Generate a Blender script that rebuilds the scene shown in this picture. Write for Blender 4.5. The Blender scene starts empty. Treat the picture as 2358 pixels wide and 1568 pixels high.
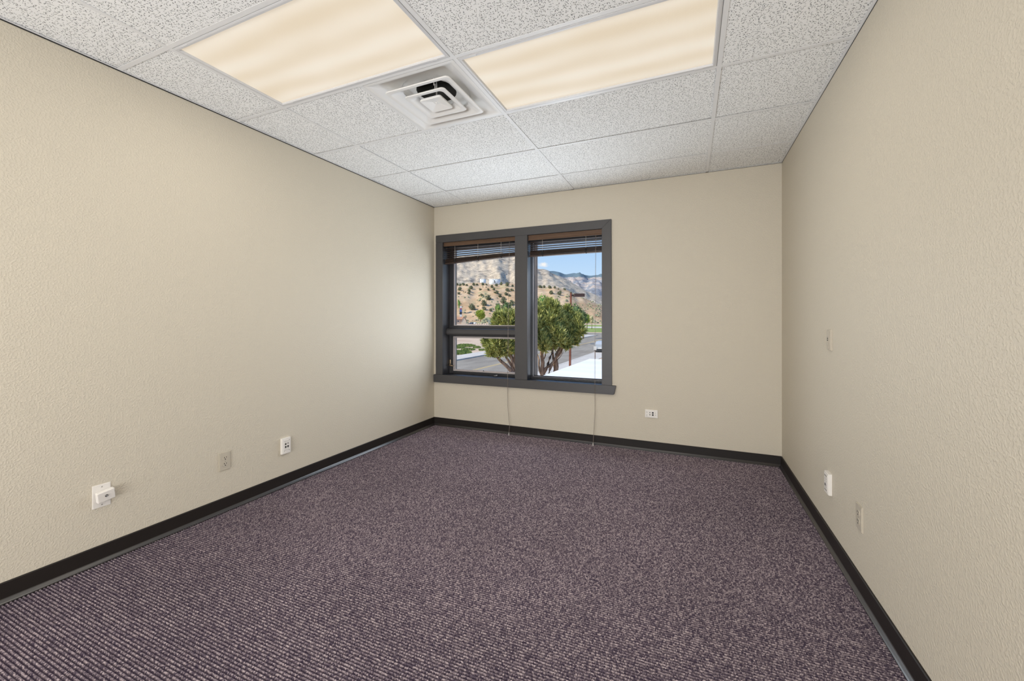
import bpy, bmesh, math, random
from mathutils import Vector, Matrix, noise

random.seed(7)
C = bpy.context.scene.collection
SC = bpy.context.scene

# ---------------------------------------------------------------- camera
CX, CY, CZ, YAW, FPX = 2.7442, -4.0334, 1.2357, 0.4097, 943.69     # camera place, turn, focal length in pixels
HORIZON = 733.7
cam_d = bpy.data.cameras.new('camera'); cam = bpy.data.objects.new('camera', cam_d); C.objects.link(cam)
cam.location = (CX, CY, CZ); cam.rotation_euler = (math.pi/2, 0, YAW)
cam_d.sensor_width = 36; cam_d.lens = FPX/2358*36; cam_d.shift_y = -50.3/2358
cam_d.clip_end = 20000; cam_d.clip_start = 0.02
SC.camera = cam
FW = Vector((-math.sin(YAW), math.cos(YAW), 0)); RT = Vector((math.cos(YAW), math.sin(YAW), 0))
def sight(px, py, D):
    """world point at forward distance D that the photograph shows at (px, py)"""
    return Vector((CX, CY, CZ)) + (FW + RT*((px-1179)/FPX) + Vector((0,0,1))*((HORIZON-py)/FPX))*D

# ---------------------------------------------------------------- view, world, sun
SC.view_settings.view_transform = 'Standard'; SC.view_settings.look = 'None'
SC.view_settings.gamma = 1.0; SC.view_settings.use_curve_mapping = False
SC.view_settings.exposure = 0.0
SC.cycles.max_bounces = 5; SC.cycles.diffuse_bounces = 4; SC.cycles.glossy_bounces = 2; SC.cycles.transmission_bounces = 2; SC.cycles.transparent_max_bounces = 8
SC.cycles.caustics_reflective = False; SC.cycles.caustics_refractive = False
SC.cycles.sample_clamp_indirect = 8; SC.cycles.adaptive_threshold = 0.08

w = bpy.data.worlds.new('sky'); SC.world = w; w.use_nodes = True; w.cycles.sampling_method = 'NONE'
nt = w.node_tree; N = nt.nodes; L = nt.links
for n in list(N): N.remove(n)
tc = N.new('ShaderNodeTexCoord'); sep = N.new('ShaderNodeSeparateXYZ'); L.new(tc.outputs['Generated'], sep.inputs[0])
ramp = N.new('ShaderNodeValToRGB'); L.new(sep.outputs['Z'], ramp.inputs[0])
cr = ramp.color_ramp
cr.elements[0].position = 0.0; cr.elements[0].color = (0.70, 0.84, 1.0, 1)
cr.elements[1].position = 1.0; cr.elements[1].color = (0.10, 0.27, 0.72, 1)
e = cr.elements.new(0.10); e.color = (0.57, 0.76, 1.0, 1)
e = cr.elements.new(0.22); e.color = (0.36, 0.60, 0.98, 1)
e = cr.elements.new(0.5); e.color = (0.19, 0.41, 0.86, 1)
# scattered small clouds: billows of noise, gathered around a few points of the sky
cl_n = N.new('ShaderNodeTexNoise'); cl_n.inputs['Scale'].default_value = 42; cl_n.inputs['Detail'].default_value = 6
cl_n.inputs['Roughness'].default_value = 0.62
L.new(tc.outputs['Generated'], cl_n.inputs['Vector'])
masks = None
def sky_dir(px, py): return (FW + RT*((px-1179)/FPX) + Vector((0,0,1))*((HORIZON-py)/FPX)).normalized()
for d, r in ((sky_dir(1251, 609), 0.017), (sky_dir(1560, 560), 0.03), (sky_dir(700, 480), 0.05), (sky_dir(1900, 420), 0.05)):
    sub = N.new('ShaderNodeVectorMath'); sub.operation = 'SUBTRACT'; L.new(tc.outputs['Generated'], sub.inputs[0]); sub.inputs[1].default_value = d
    mul = N.new('ShaderNodeVectorMath'); mul.operation = 'MULTIPLY'; mul.inputs[1].default_value = (1, 1, 1.7); L.new(sub.outputs[0], mul.inputs[0])
    ln = N.new('ShaderNodeVectorMath'); ln.operation = 'LENGTH'; L.new(mul.outputs[0], ln.inputs[0])
    mr = N.new('ShaderNodeMapRange'); mr.inputs['From Min'].default_value = 0; mr.inputs['From Max'].default_value = r
    mr.inputs['To Min'].default_value = 1; mr.inputs['To Max'].default_value = 0; L.new(ln.outputs['Value'], mr.inputs['Value'])
    if masks is None: masks = mr.outputs[0]
    else:
        a = N.new('ShaderNodeMath'); a.operation = 'MAXIMUM'; L.new(masks, a.inputs[0]); L.new(mr.outputs[0], a.inputs[1]); masks = a.outputs[0]
prod = N.new('ShaderNodeMath'); prod.operation = 'MULTIPLY_ADD'; L.new(masks, prod.inputs[0]); prod.inputs[1].default_value = 0.62; 
nn = N.new('ShaderNodeMath'); nn.operation = 'MULTIPLY_ADD'; L.new(cl_n.outputs['Fac'], nn.inputs[0]); nn.inputs[1].default_value = 1.3; nn.inputs[2].default_value = -0.65
L.new(nn.outputs[0], prod.inputs[2])
gate = N.new('ShaderNodeMath'); gate.operation = 'GREATER_THAN'; L.new(masks, gate.inputs[0]); gate.inputs[1].default_value = 0.001
cf = N.new('ShaderNodeMapRange'); cf.inputs['From Min'].default_value = 0.16; cf.inputs['From Max'].default_value = 0.5; L.new(prod.outputs[0], cf.inputs['Value'])
cg = N.new('ShaderNodeMath'); cg.operation = 'MULTIPLY'; L.new(cf.outputs[0], cg.inputs[0]); L.new(gate.outputs[0], cg.inputs[1])
mix = N.new('ShaderNodeMixRGB'); L.new(cg.outputs[0], mix.inputs[0]); L.new(ramp.outputs[0], mix.inputs[1]); mix.inputs[2].default_value = (0.98, 0.95, 0.95, 1)
bg = N.new('ShaderNodeBackground'); L.new(mix.outputs[0], bg.inputs[0]); bg.inputs[1].default_value = 1.0
wo = N.new('ShaderNodeOutputWorld'); L.new(bg.outputs[0], wo.inputs[0])

sun_d = bpy.data.lights.new('sun', 'SUN'); sun = bpy.data.objects.new('sun', sun_d); C.objects.link(sun)
sun_d.energy = 5.0; sun_d.angle = math.radians(0.6); sun_d.color = (1, 0.94, 0.83)
sun.rotation_euler = Vector((0.58, 0.46, -0.67)).to_track_quat('-Z', 'Y').to_euler()

LAMP_WATTS = 6.0           # each ceiling troffer
LAMP_COLOR = (1.0, 0.95, 0.87)
# added fill lamp well behind the camera, evening out walls and ceiling
rear_d = bpy.data.lights.new('rear_fill', 'AREA'); rear = bpy.data.objects.new('rear_fill', rear_d); C.objects.link(rear)
rear_d.shape = 'RECTANGLE'; rear_d.size = 2.7; rear_d.size_y = 2.2; rear_d.energy = 285; rear_d.color = (0.95, 0.97, 1.0)
rear.location = (1.97, -7.4, .75); rear.rotation_euler = (math.radians(90+36), 0, 0)
# added lamps in the two window openings, strengthening daylight from sky and roof
for nm, x, wd, en in (('window_fill_left', .62, .58, 11), ('window_fill_right', 1.58, .50, 20)):
    wd_l = bpy.data.lights.new(nm, 'AREA'); wd_l.shape = 'RECTANGLE'; wd_l.size = wd; wd_l.size_y = 1.12; wd_l.energy = en; wd_l.color = (0.88, 0.94, 1.0)
    wd_o = bpy.data.objects.new(nm, wd_l); C.objects.link(wd_o); wd_o.location = (x, .092, 1.22); wd_o.rotation_euler = (math.radians(-90-14), 0, 0)

# ---------------------------------------------------------------- materials
def nodes(name):
    m = bpy.data.materials.new(name); m.use_nodes = True
    t = m.node_tree; b = t.nodes['Principled BSDF']
    return m, t, t.nodes, t.links, b
def plain(name, col, rough=0.5, metal=0.0, bump=0.0, bscale=200, var=0.0, vscale=8, spec=0.5):
    m, t, N, L, b = nodes(name)
    b.inputs['Base Color'].default_value = (*col, 1); b.inputs['Roughness'].default_value = rough; b.inputs['Metallic'].default_value = metal
    b.inputs['Specular IOR Level'].default_value = spec
    tc = N.new('ShaderNodeTexCoord')
    if var:
        n = N.new('ShaderNodeTexNoise'); n.inputs['Scale'].default_value = vscale; n.inputs['Detail'].default_value = 5; L.new(tc.outputs['Object'], n.inputs['Vector'])
        r = N.new('ShaderNodeMapRange'); r.inputs['From Min'].default_value = .25; r.inputs['From Max'].default_value = .75
        r.inputs['To Min'].default_value = 1-var; r.inputs['To Max'].default_value = 1+var; L.new(n.outputs['Fac'], r.inputs['Value'])
        mx = N.new('ShaderNodeVectorMath'); mx.operation = 'SCALE'; mx.inputs[0].default_value = col; L.new(r.outputs[0], mx.inputs['Scale']); L.new(mx.outputs[0], b.inputs['Base Color'])
    if bump:
        n = N.new('ShaderNodeTexNoise'); n.inputs['Scale'].default_value = bscale; n.inputs['Detail'].default_value = 3; L.new(tc.outputs['Object'], n.inputs['Vector'])
        bp = N.new('ShaderNodeBump'); bp.inputs['Strength'].default_value = bump; bp.inputs['Distance'].default_value = .002
        L.new(n.outputs['Fac'], bp.inputs['Height']); L.new(bp.outputs[0], b.inputs['Normal'])
    return m
def two_tone(name, cols, scale, rough=0.9, detail=6, lo=.35, hi=.65, rr=.6, stretch=(1,1,1), bump=0, bdist=.1):
    """noise ramp between several colours"""
    m, t, N, L, b = nodes(name); b.inputs['Roughness'].default_value = rough; b.inputs['Specular IOR Level'].default_value = .2
    tc = N.new('ShaderNodeTexCoord'); mp = N.new('ShaderNodeMapping'); mp.inputs['Scale'].default_value = stretch; L.new(tc.outputs['Object'], mp.inputs['Vector'])
    n = N.new('ShaderNodeTexNoise'); n.inputs['Scale'].default_value = scale; n.inputs['Detail'].default_value = detail; n.inputs['Roughness'].default_value = rr
    L.new(mp.outputs[0], n.inputs['Vector'])
    rp = N.new('ShaderNodeValToRGB'); L.new(n.outputs['Fac'], rp.inputs[0]); r = rp.color_ramp
    for i, c in enumerate(cols):
        p = lo+(hi-lo)*i/(len(cols)-1)
        if i < 2: el = r.elements[i]; el.position = p
        else: el = r.elements.new(p)
        el.color = (*c, 1)
    L.new(rp.outputs[0], b.inputs['Base Color'])
    if bump:
        bp = N.new('ShaderNodeBump'); bp.inputs['Strength'].default_value = bump; bp.inputs['Distance'].default_value = bdist
        L.new(n.outputs['Fac'], bp.inputs['Height']); L.new(bp.outputs[0], b.inputs['Normal'])
    return m

M = {}
def wall_paint():
    m, t, N, L, b = nodes('cream_wall_paint')
    b.inputs['Base Color'].default_value = (.61, .555, .455, 1); b.inputs['Roughness'].default_value = .55; b.inputs['Specular IOR Level'].default_value = .3
    tc = N.new('ShaderNodeTexCoord')
    n1 = N.new('ShaderNodeTexNoise'); n1.inputs['Scale'].default_value = 120; n1.inputs['Detail'].default_value = 2; n1.inputs['Roughness'].default_value = .45
    L.new(tc.outputs['Object'], n1.inputs['Vector'])
    r = N.new('ShaderNodeMapRange'); r.interpolation_type = 'SMOOTHSTEP'; r.inputs['From Min'].default_value = .42; r.inputs['From Max'].default_value = .66; L.new(n1.outputs['Fac'], r.inputs['Value'])
    bp = N.new('ShaderNodeBump'); bp.inputs['Strength'].default_value = .30; bp.inputs['Distance'].default_value = .003
    L.new(r.outputs[0], bp.inputs['Height']); L.new(bp.outputs[0], b.inputs['Normal'])
    return m
M['wall'] = wall_paint()

def carpet_mat():
    m, t, N, L, b = nodes('ribbed_loop_carpet'); b.inputs['Roughness'].default_value = .95; b.inputs['Specular IOR Level'].default_value = .15
    tc = N.new('ShaderNodeTexCoord')
    mp = N.new('ShaderNodeMapping'); mp.inputs['Scale'].default_value = (1.0, 1.0, .4); L.new(tc.outputs['Object'], mp.inputs['Vector'])
    v = N.new('ShaderNodeTexVoronoi'); v.inputs['Scale'].default_value = 215; L.new(mp.outputs[0], v.inputs['Vector'])
    sv = N.new('ShaderNodeSeparateColor'); L.new(v.outputs['Color'], sv.inputs[0])
    rp = N.new('ShaderNodeValToRGB'); L.new(sv.outputs[0], rp.inputs[0]); r = rp.color_ramp
    r.elements[0].position = 0; r.elements[0].color = (.055, .041, .066, 1)
    r.elements[1].position = 1; r.elements[1].color = (.46, .385, .40, 1)
    el = r.elements.new(.35); el.color = (.118, .092, .116, 1)
    el = r.elements.new(.7); el.color = (.247, .200, .225, 1)
    # the ribs' hollows are coloured darker purple
    sp = N.new('ShaderNodeSeparateXYZ'); L.new(tc.outputs['Object'], sp.inputs[0])
    hr = N.new('ShaderNodeMapRange'); hr.inputs['From Min'].default_value = -.0055; hr.inputs['From Max'].default_value = -.0016; L.new(sp.outputs['Z'], hr.inputs['Value'])
    mx = N.new('ShaderNodeMixRGB'); L.new(hr.outputs[0], mx.inputs[0]); mx.inputs[1].default_value = (.045, .032, .060, 1); L.new(rp.outputs[0], mx.inputs[2])
    mx0 = N.new('ShaderNodeMixRGB'); mx0.inputs[0].default_value = .15; L.new(mx.outputs[0], mx0.inputs[1]); L.new(rp.outputs[0], mx0.inputs[2])
    n = N.new('ShaderNodeTexNoise'); n.inputs['Scale'].default_value = 1.1; n.inputs['Detail'].default_value = 4; L.new(tc.outputs['Object'], n.inputs['Vector'])
    rr = N.new('ShaderNodeMapRange'); rr.inputs['From Min'].default_value = .3; rr.inputs['From Max'].default_value = .7; rr.inputs['To Min'].default_value = .90; rr.inputs['To Max'].default_value = 1.10; L.new(n.outputs['Fac'], rr.inputs['Value'])
    sc = N.new('ShaderNodeVectorMath'); sc.operation = 'SCALE'; L.new(mx0.outputs[0], sc.inputs[0]); L.new(rr.outputs[0], sc.inputs['Scale']); L.new(sc.outputs[0], b.inputs['Base Color'])
    bp = N.new('ShaderNodeBump'); bp.inputs['Strength'].default_value = .7; bp.inputs['Distance'].default_value = .002; bp.invert = True
    L.new(v.outputs['Distance'], bp.inputs['Height']); L.new(bp.outputs[0], b.inputs['Normal'])
    return m
M['carpet'] = carpet_mat()

def tile_mat():
    m, t, N, L, b = nodes('fissured_ceiling_tile'); b.inputs['Roughness'].default_value = .95; b.inputs['Specular IOR Level'].default_value = .1
    tc = N.new('ShaderNodeTexCoord'); geo = N.new('ShaderNodeNewGeometry')
    facs = []
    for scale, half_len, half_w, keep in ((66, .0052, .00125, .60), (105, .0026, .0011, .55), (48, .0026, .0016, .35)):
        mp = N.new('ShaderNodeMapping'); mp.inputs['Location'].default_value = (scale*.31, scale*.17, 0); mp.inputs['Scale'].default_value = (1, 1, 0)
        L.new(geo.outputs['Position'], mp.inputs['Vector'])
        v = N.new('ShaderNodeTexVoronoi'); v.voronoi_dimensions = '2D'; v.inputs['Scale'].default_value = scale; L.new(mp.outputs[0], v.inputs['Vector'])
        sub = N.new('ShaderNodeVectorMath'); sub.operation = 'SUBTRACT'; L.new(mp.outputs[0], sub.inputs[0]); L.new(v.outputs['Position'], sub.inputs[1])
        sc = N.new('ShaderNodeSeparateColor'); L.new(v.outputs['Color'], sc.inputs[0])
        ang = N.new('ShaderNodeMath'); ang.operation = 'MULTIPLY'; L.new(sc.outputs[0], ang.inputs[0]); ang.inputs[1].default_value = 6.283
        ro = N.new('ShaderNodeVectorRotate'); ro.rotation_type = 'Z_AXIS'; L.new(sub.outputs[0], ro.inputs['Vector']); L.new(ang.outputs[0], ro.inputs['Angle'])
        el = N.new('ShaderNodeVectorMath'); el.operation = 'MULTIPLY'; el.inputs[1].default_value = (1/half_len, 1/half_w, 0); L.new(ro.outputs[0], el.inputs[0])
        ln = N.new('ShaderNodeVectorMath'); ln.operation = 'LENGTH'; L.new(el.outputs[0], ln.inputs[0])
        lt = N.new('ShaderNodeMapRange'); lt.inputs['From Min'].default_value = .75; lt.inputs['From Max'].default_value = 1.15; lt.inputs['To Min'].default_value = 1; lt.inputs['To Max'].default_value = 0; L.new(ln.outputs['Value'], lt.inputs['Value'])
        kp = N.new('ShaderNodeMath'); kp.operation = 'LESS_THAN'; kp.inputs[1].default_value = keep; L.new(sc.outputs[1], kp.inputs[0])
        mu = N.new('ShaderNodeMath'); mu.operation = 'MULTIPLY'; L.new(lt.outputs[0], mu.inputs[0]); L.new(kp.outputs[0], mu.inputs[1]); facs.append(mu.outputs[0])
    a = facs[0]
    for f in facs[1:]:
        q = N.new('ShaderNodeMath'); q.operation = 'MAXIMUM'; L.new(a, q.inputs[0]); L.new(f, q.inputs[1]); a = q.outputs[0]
    mx = N.new('ShaderNodeMixRGB'); L.new(a, mx.inputs[0]); mx.inputs[1].default_value = (.91, .91, .90, 1); mx.inputs[2].default_value = (.13, .13, .13, 1)  # fissures darkened in the colour, for the shade inside the pits
    L.new(mx.outputs[0], b.inputs['Base Color'])
    bp = N.new('ShaderNodeBump'); bp.invert = True; bp.inputs['Strength'].default_value = .6; bp.inputs['Distance'].default_value = .002; L.new(a, bp.inputs['Height']); L.new(bp.outputs[0], b.inputs['Normal'])
    return m
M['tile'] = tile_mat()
M['grid'] = plain('white_enamel_grid', (.80, .80, .80), .45)
M['diffuser'] = plain('white_enamel_diffuser', (.84, .83, .81), .42)
M['duct'] = plain('dark_galvanised_duct', (.06, .06, .055), .6, .2)
M['lamp_frame'] = plain('grey_white_lamp_frame', (.66, .66, .67), .4)
M['base'] = plain('black_brown_cove_base', (.017, .0135, .012), .5, bump=.05, bscale=60, spec=.22)
M['toe'] = plain('glossy_cove_toe', (.020, .017, .016), .28, spec=.75)
M['charcoal'] = plain('charcoal_satin_trim_paint', (.058, .055, .056), .42, bump=.06, bscale=90)
M['charcoal_frame'] = plain('charcoal_metal_frame', (.040, .040, .044), .30, .1)
M['bead'] = plain('pale_grey_glazing_bead', (.52, .47, .46), .35)
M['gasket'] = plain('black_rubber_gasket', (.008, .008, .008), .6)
M['stucco'] = plain('brown_exterior_stucco', (.40, .31, .25), .9, bump=.4, bscale=140, var=.12, vscale=30)
M['bronze'] = plain('bronze_handle', (.42, .30, .18), .35, .8)
M['steel'] = plain('brushed_steel', (.55, .55, .54), .35, .8)
M['blind_wood'] = two_tone('brown_blind_wood', ((.10, .058, .036), (.155, .094, .06)), 30, .42, stretch=(.08, 1, 6), lo=.3, hi=.7)
M['slat'] = two_tone('dark_brown_slat', ((.038, .024, .019), (.06, .039, .03)), 30, .35, stretch=(.08, 1, 6), lo=.3, hi=.7)
M['cord'] = plain('pale_brown_cord', (.24, .20, .17), .8)
M['ladder'] = plain('white_ladder_cord', (.55, .50, .45), .8)
M['knot'] = plain('black_cord_knot', (.012, .012, .012), .8)
M['tassel'] = plain('clear_grey_tassel', (.40, .38, .37), .4)
M['white_plastic'] = plain('white_plastic', (.80, .765, .72), .35)
M['almond_plastic'] = plain('almond_plastic', (.52, .47, .385), .4)
M['hole'] = plain('black_socket_hole', (.010, .009, .008), .6)
M['print'] = plain('grey_print', (.36, .34, .31), .6)
M['coax'] = plain('dark_coax_ring', (.10, .09, .085), .35, .6)

def glass_mat():
    m = bpy.data.materials.new('window_glass'); m.use_nodes = True; t = m.node_tree; N = t.nodes; L = t.links
    for n in list(N): N.remove(n)
    tr = N.new('ShaderNodeBsdfTransparent'); tr.inputs[0].default_value = (.97, .985, .98, 1)
    gl = N.new('ShaderNodeBsdfGlossy'); gl.inputs['Roughness'].default_value = .02
    fr = N.new('ShaderNodeFresnel'); fr.inputs['IOR'].default_value = 1.06
    mx = N.new('ShaderNodeMixShader'); L.new(fr.outputs[0], mx.inputs[0]); L.new(tr.outputs[0], mx.inputs[1]); L.new(gl.outputs[0], mx.inputs[2])
    o = N.new('ShaderNodeOutputMaterial'); L.new(mx.outputs[0], o.inputs[0])
    return m
M['glass'] = glass_mat()

def lens_mat():
    """acrylic lamp lens: three tubes glow through it as soft bands, prisms give a fine grain"""
    m = bpy.data.materials.new('lit_prismatic_lens'); m.use_nodes = True; t = m.node_tree; N = t.nodes; L = t.links
    b = N['Principled BSDF']; b.inputs['Base Color'].default_value = (.45, .42, .37, 1); b.inputs['Roughness'].default_value = .7; b.inputs['Specular IOR Level'].default_value = .1
    tc = N.new('ShaderNodeTexCoord')
    wn = N.new('ShaderNodeTexNoise'); wn.inputs['Scale'].default_value = 2.2; wn.inputs['Detail'].default_value = 1; L.new(tc.outputs['Object'], wn.inputs['Vector'])
    sp = N.new('ShaderNodeSeparateXYZ'); L.new(tc.outputs['Object'], sp.inputs[0])
    ma = N.new('ShaderNodeMath'); ma.operation = 'MULTIPLY_ADD'; L.new(wn.outputs['Fac'], ma.inputs[0]); ma.inputs[1].default_value = .07; L.new(sp.outputs['Y'], ma.inputs[2])
    mu = N.new('ShaderNodeMath'); mu.operation = 'MULTIPLY'; L.new(ma.outputs[0], mu.inputs[0]); mu.inputs[1].default_value = 2*math.pi/.165
    sn = N.new('ShaderNodeMath'); sn.operation = 'SINE'; L.new(mu.outputs[0], sn.inputs[0])
    w2 = N.new('ShaderNodeTexNoise'); w2.inputs['Scale'].default_value = 1.0; w2.inputs['Detail'].default_value = 2
    mp = N.new('ShaderNodeMapping'); mp.inputs['Scale'].default_value = (1.2, 3.2, 1); L.new(tc.outputs['Object'], mp.inputs['Vector']); L.new(mp.outputs[0], w2.inputs['Vector'])
    ad = N.new('ShaderNodeMath'); ad.operation = 'MULTIPLY_ADD'; L.new(sn.outputs[0], ad.inputs[0]); ad.inputs[1].default_value = .20; L.new(w2.outputs['Fac'], ad.inputs[2])
    # fine prisms
    v = N.new('ShaderNodeTexVoronoi'); v.voronoi_dimensions = '2D'; v.inputs['Scale'].default_value = 160; v.inputs['Randomness'].default_value = 0; L.new(tc.outputs['Object'], v.inputs['Vector'])
    ad2 = N.new('ShaderNodeMath'); ad2.operation = 'MULTIPLY_ADD'; L.new(v.outputs['Distance'], ad2.inputs[0]); ad2.inputs[1].default_value = .28; L.new(ad.outputs[0], ad2.inputs[2])
    rp = N.new('ShaderNodeValToRGB'); L.new(ad2.outputs[0], rp.inputs[0]); r = rp.color_ramp
    r.elements[0].position = .28; r.elements[0].color = (.88, .79, .66, 1)
    r.elements[1].position = .95; r.elements[1].color = (.70, .565, .385, 1)
    L.new(rp.outputs[0], b.inputs['Emission Color']); b.inputs['Emission Strength'].default_value = .66; m.cycles.emission_sampling = 'NONE'
    return m
M['lens'] = lens_mat()

# ---------------------------------------------------------------- mesh helpers
def new_obj(name, verts, faces, mat, parent=None, smooth=False):
    me = bpy.data.meshes.new(name); me.from_pydata([tuple(v) for v in verts], [], faces); me.update()
    if mat is not None: me.materials.append(mat)
    if smooth: me.polygons.foreach_set('use_smooth', [True]*len(me.polygons))
    o = bpy.data.objects.new(name, me); C.objects.link(o)
    if parent is not None: o.parent = parent
    return o
def bm_obj(name, bm, mat, parent=None, smooth=False):
    me = bpy.data.meshes.new(name); bmesh.ops.recalc_face_normals(bm, faces=bm.faces); bm.to_mesh(me); bm.free()
    if mat is not None: me.materials.append(mat)
    if smooth: me.polygons.foreach_set('use_smooth', [True]*len(me.polygons))
    o = bpy.data.objects.new(name, me); C.objects.link(o)
    if parent is not None: o.parent = parent
    return o
def box_bm(lo, hi, bevel=0, seg=2):
    bm = bmesh.new(); bmesh.ops.create_cube(bm, size=1)
    s = [hi[i]-lo[i] for i in range(3)]; c = [(hi[i]+lo[i])/2 for i in range(3)]
    for v in bm.verts: v.co = Vector([v.co[i]*s[i]+c[i] for i in range(3)])
    if bevel: bmesh.ops.bevel(bm, geom=bm.edges[:], offset=bevel, segments=seg, profile=.5, affect='EDGES')
    return bm
def box(name, lo, hi, mat, parent=None, bevel=0, seg=2):
    return bm_obj(name, box_bm(lo, hi, bevel, seg), mat, parent)
def empty(name, loc=(0,0,0), rz=0.0):
    o = bpy.data.objects.new(name, None); C.objects.link(o); o.location = loc; o.rotation_euler = (0,0,rz); o.empty_display_size = .1; return o
def tag(o, label=None, cat=None, group=None, kind=None):
    if label: o['label'] = label
    if cat: o['category'] = cat
    if group: o['group'] = group
    if kind: o['kind'] = kind
    return o
def ring(name, lo, hi, wd, y0, y1, mat, parent=None, bevel=.002):
    """rectangular frame in the XZ plane: outer lo..hi, bar width wd (left, right, bottom, top), depth y0..y1"""
    l, r, bt, tp = wd if isinstance(wd, tuple) else (wd,)*4
    x0, z0 = lo; x1, z1 = hi
    O = [(x0,z0),(x1,z0),(x1,z1),(x0,z1)]; I = [(x0+l,z0+bt),(x1-r,z0+bt),(x1-r,z1-tp),(x0+l,z1-tp)]
    V = [(x,y0,z) for x,z in O]+[(x,y0,z) for x,z in I]+[(x,y1,z) for x,z in O]+[(x,y1,z) for x,z in I]
    F = []
    for i in range(4):
        j = (i+1)%4
        F += [(i,j,4+j,4+i),(8+i,12+i,12+j,8+j),(i,8+i,8+j,j),(4+i,4+j,12+j,12+i)]
    o = new_obj(name, V, F, mat, parent)
    bm = bmesh.new(); bm.from_mesh(o.data); bmesh.ops.recalc_face_normals(bm, faces=bm.faces)
    if bevel: bmesh.ops.bevel(bm, geom=bm.edges[:], offset=bevel, segments=1, affect='EDGES')
    bm.to_mesh(o.data); bm.free()
    return o
def holed_wall(name, xs, zs, holes, y0, y1, mat):
    """slab in XZ with rectangular holes (cell index pairs), one connected mesh"""
    V = []; idx = {}; F = []
    def v(i,k,s):
        if (i,k,s) not in idx: idx[i,k,s] = len(V); V.append((xs[i], (y0,y1)[s], zs[k]))
        return idx[i,k,s]
    nx, nz = len(xs)-1, len(zs)-1
    solid = lambda i,k: 0 <= i < nx and 0 <= k < nz and (i,k) not in holes
    for i in range(nx):
        for k in range(nz):
            if not solid(i,k): continue
            F.append((v(i,k,0),v(i+1,k,0),v(i+1,k+1,0),v(i,k+1,0))); F.append((v(i,k,1),v(i,k+1,1),v(i+1,k+1,1),v(i+1,k,1)))
            if not solid(i-1,k): F.append((v(i,k,0),v(i,k+1,0),v(i,k+1,1),v(i,k,1)))
            if not solid(i+1,k): F.append((v(i+1,k,0),v(i+1,k,1),v(i+1,k+1,1),v(i+1,k+1,0)))
            if not solid(i,k-1): F.append((v(i,k,0),v(i,k,1),v(i+1,k,1),v(i+1,k,0)))
            if not solid(i,k+1): F.append((v(i,k+1,0),v(i+1,k+1,0),v(i+1,k+1,1),v(i,k+1,1)))
    return new_obj(name, V, F, mat)
def sweep(name, prof, a, b, inward, mat, parent=None, ca=0, cb=0):
    """profile [(depth, z)] run from a to b along the wall, depth towards 'inward'; ca/cb: mitre factor at the ends"""
    d = (Vector(b)-Vector(a)).normalized(); V = []
    for base, s in ((a, ca), (b, -cb)):
        for dp, z in prof:
            p = Vector(base)+Vector(inward)*dp+d*(s*dp); V.append((p.x, p.y, p.z+z))
    n = len(prof); F = [(i, (i+1)%n, n+(i+1)%n, n+i) for i in range(n)]+[tuple(range(n-1,-1,-1)), tuple(range(n, 2*n))]
    o = new_obj(name, V, F, mat, parent)
    bm = bmesh.new(); bm.from_mesh(o.data); bmesh.ops.recalc_face_normals(bm, faces=bm.faces); bm.to_mesh(o.data); bm.free()
    return o
def tube_bm(bm, pts, radii, seg=8, caps=True):
    rings = []
    for i, p in enumerate(pts):
        p = Vector(p); t = (Vector(pts[min(i+1, len(pts)-1)])-Vector(pts[max(i-1, 0)])).normalized()
        u = t.cross(Vector((0,0,1)) if abs(t.z) < .95 else Vector((1,0,0))).normalized(); q = t.cross(u)
        r = radii[i] if isinstance(radii, (list, tuple)) else radii
        rings.append([bm.verts.new(p+(u*math.cos(2*math.pi*k/seg)+q*math.sin(2*math.pi*k/seg))*r) for k in range(seg)])
    for a, b in zip(rings, rings[1:]):
        for k in range(seg): bm.faces.new((a[k], a[(k+1)%seg], b[(k+1)%seg], b[k]))
    if caps: bm.faces.new(rings[0][::-1]); bm.faces.new(rings[-1])
    return bm
def tube(name, pts, radii, mat, parent=None, seg=8, smooth=True):
    bm = bmesh.new(); tube_bm(bm, pts, radii, seg); return bm_obj(name, bm, mat, parent, smooth)
def lathe(name, prof, mat, parent=None, seg=24, axis='Z', smooth=True, loc=(0,0,0)):
    V = []; F = []
    for k in range(seg):
        a = 2*math.pi*k/seg
        for r, z in prof:
            p = (r*math.cos(a), r*math.sin(a), z)
            if axis == 'Y': p = (r*math.cos(a), -z, r*math.sin(a))
            V.append((p[0]+loc[0], p[1]+loc[1], p[2]+loc[2]))
    n = len(prof)
    for k in range(seg):
        for i in range(n-1): F.append((k*n+i, ((k+1)%seg)*n+i, ((k+1)%seg)*n+i+1, k*n+i+1))
    F.append(tuple(k*n for k in range(seg))[::-1]); F.append(tuple(k*n+n-1 for k in range(seg)))
    o = new_obj(name, V, F, mat, parent, smooth)
    bm = bmesh.new(); bm.from_mesh(o.data); bmesh.ops.remove_doubles(bm, verts=bm.verts, dist=1e-6); bmesh.ops.recalc_face_normals(bm, faces=bm.faces); bm.to_mesh(o.data); bm.free()
    return o

# ================================================================ THE ROOM
W, H, YB = 3.4477, 2.5366, -7.763      # width, ceiling height, rear wall behind the camera
T = .29                                # back wall thickness
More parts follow.
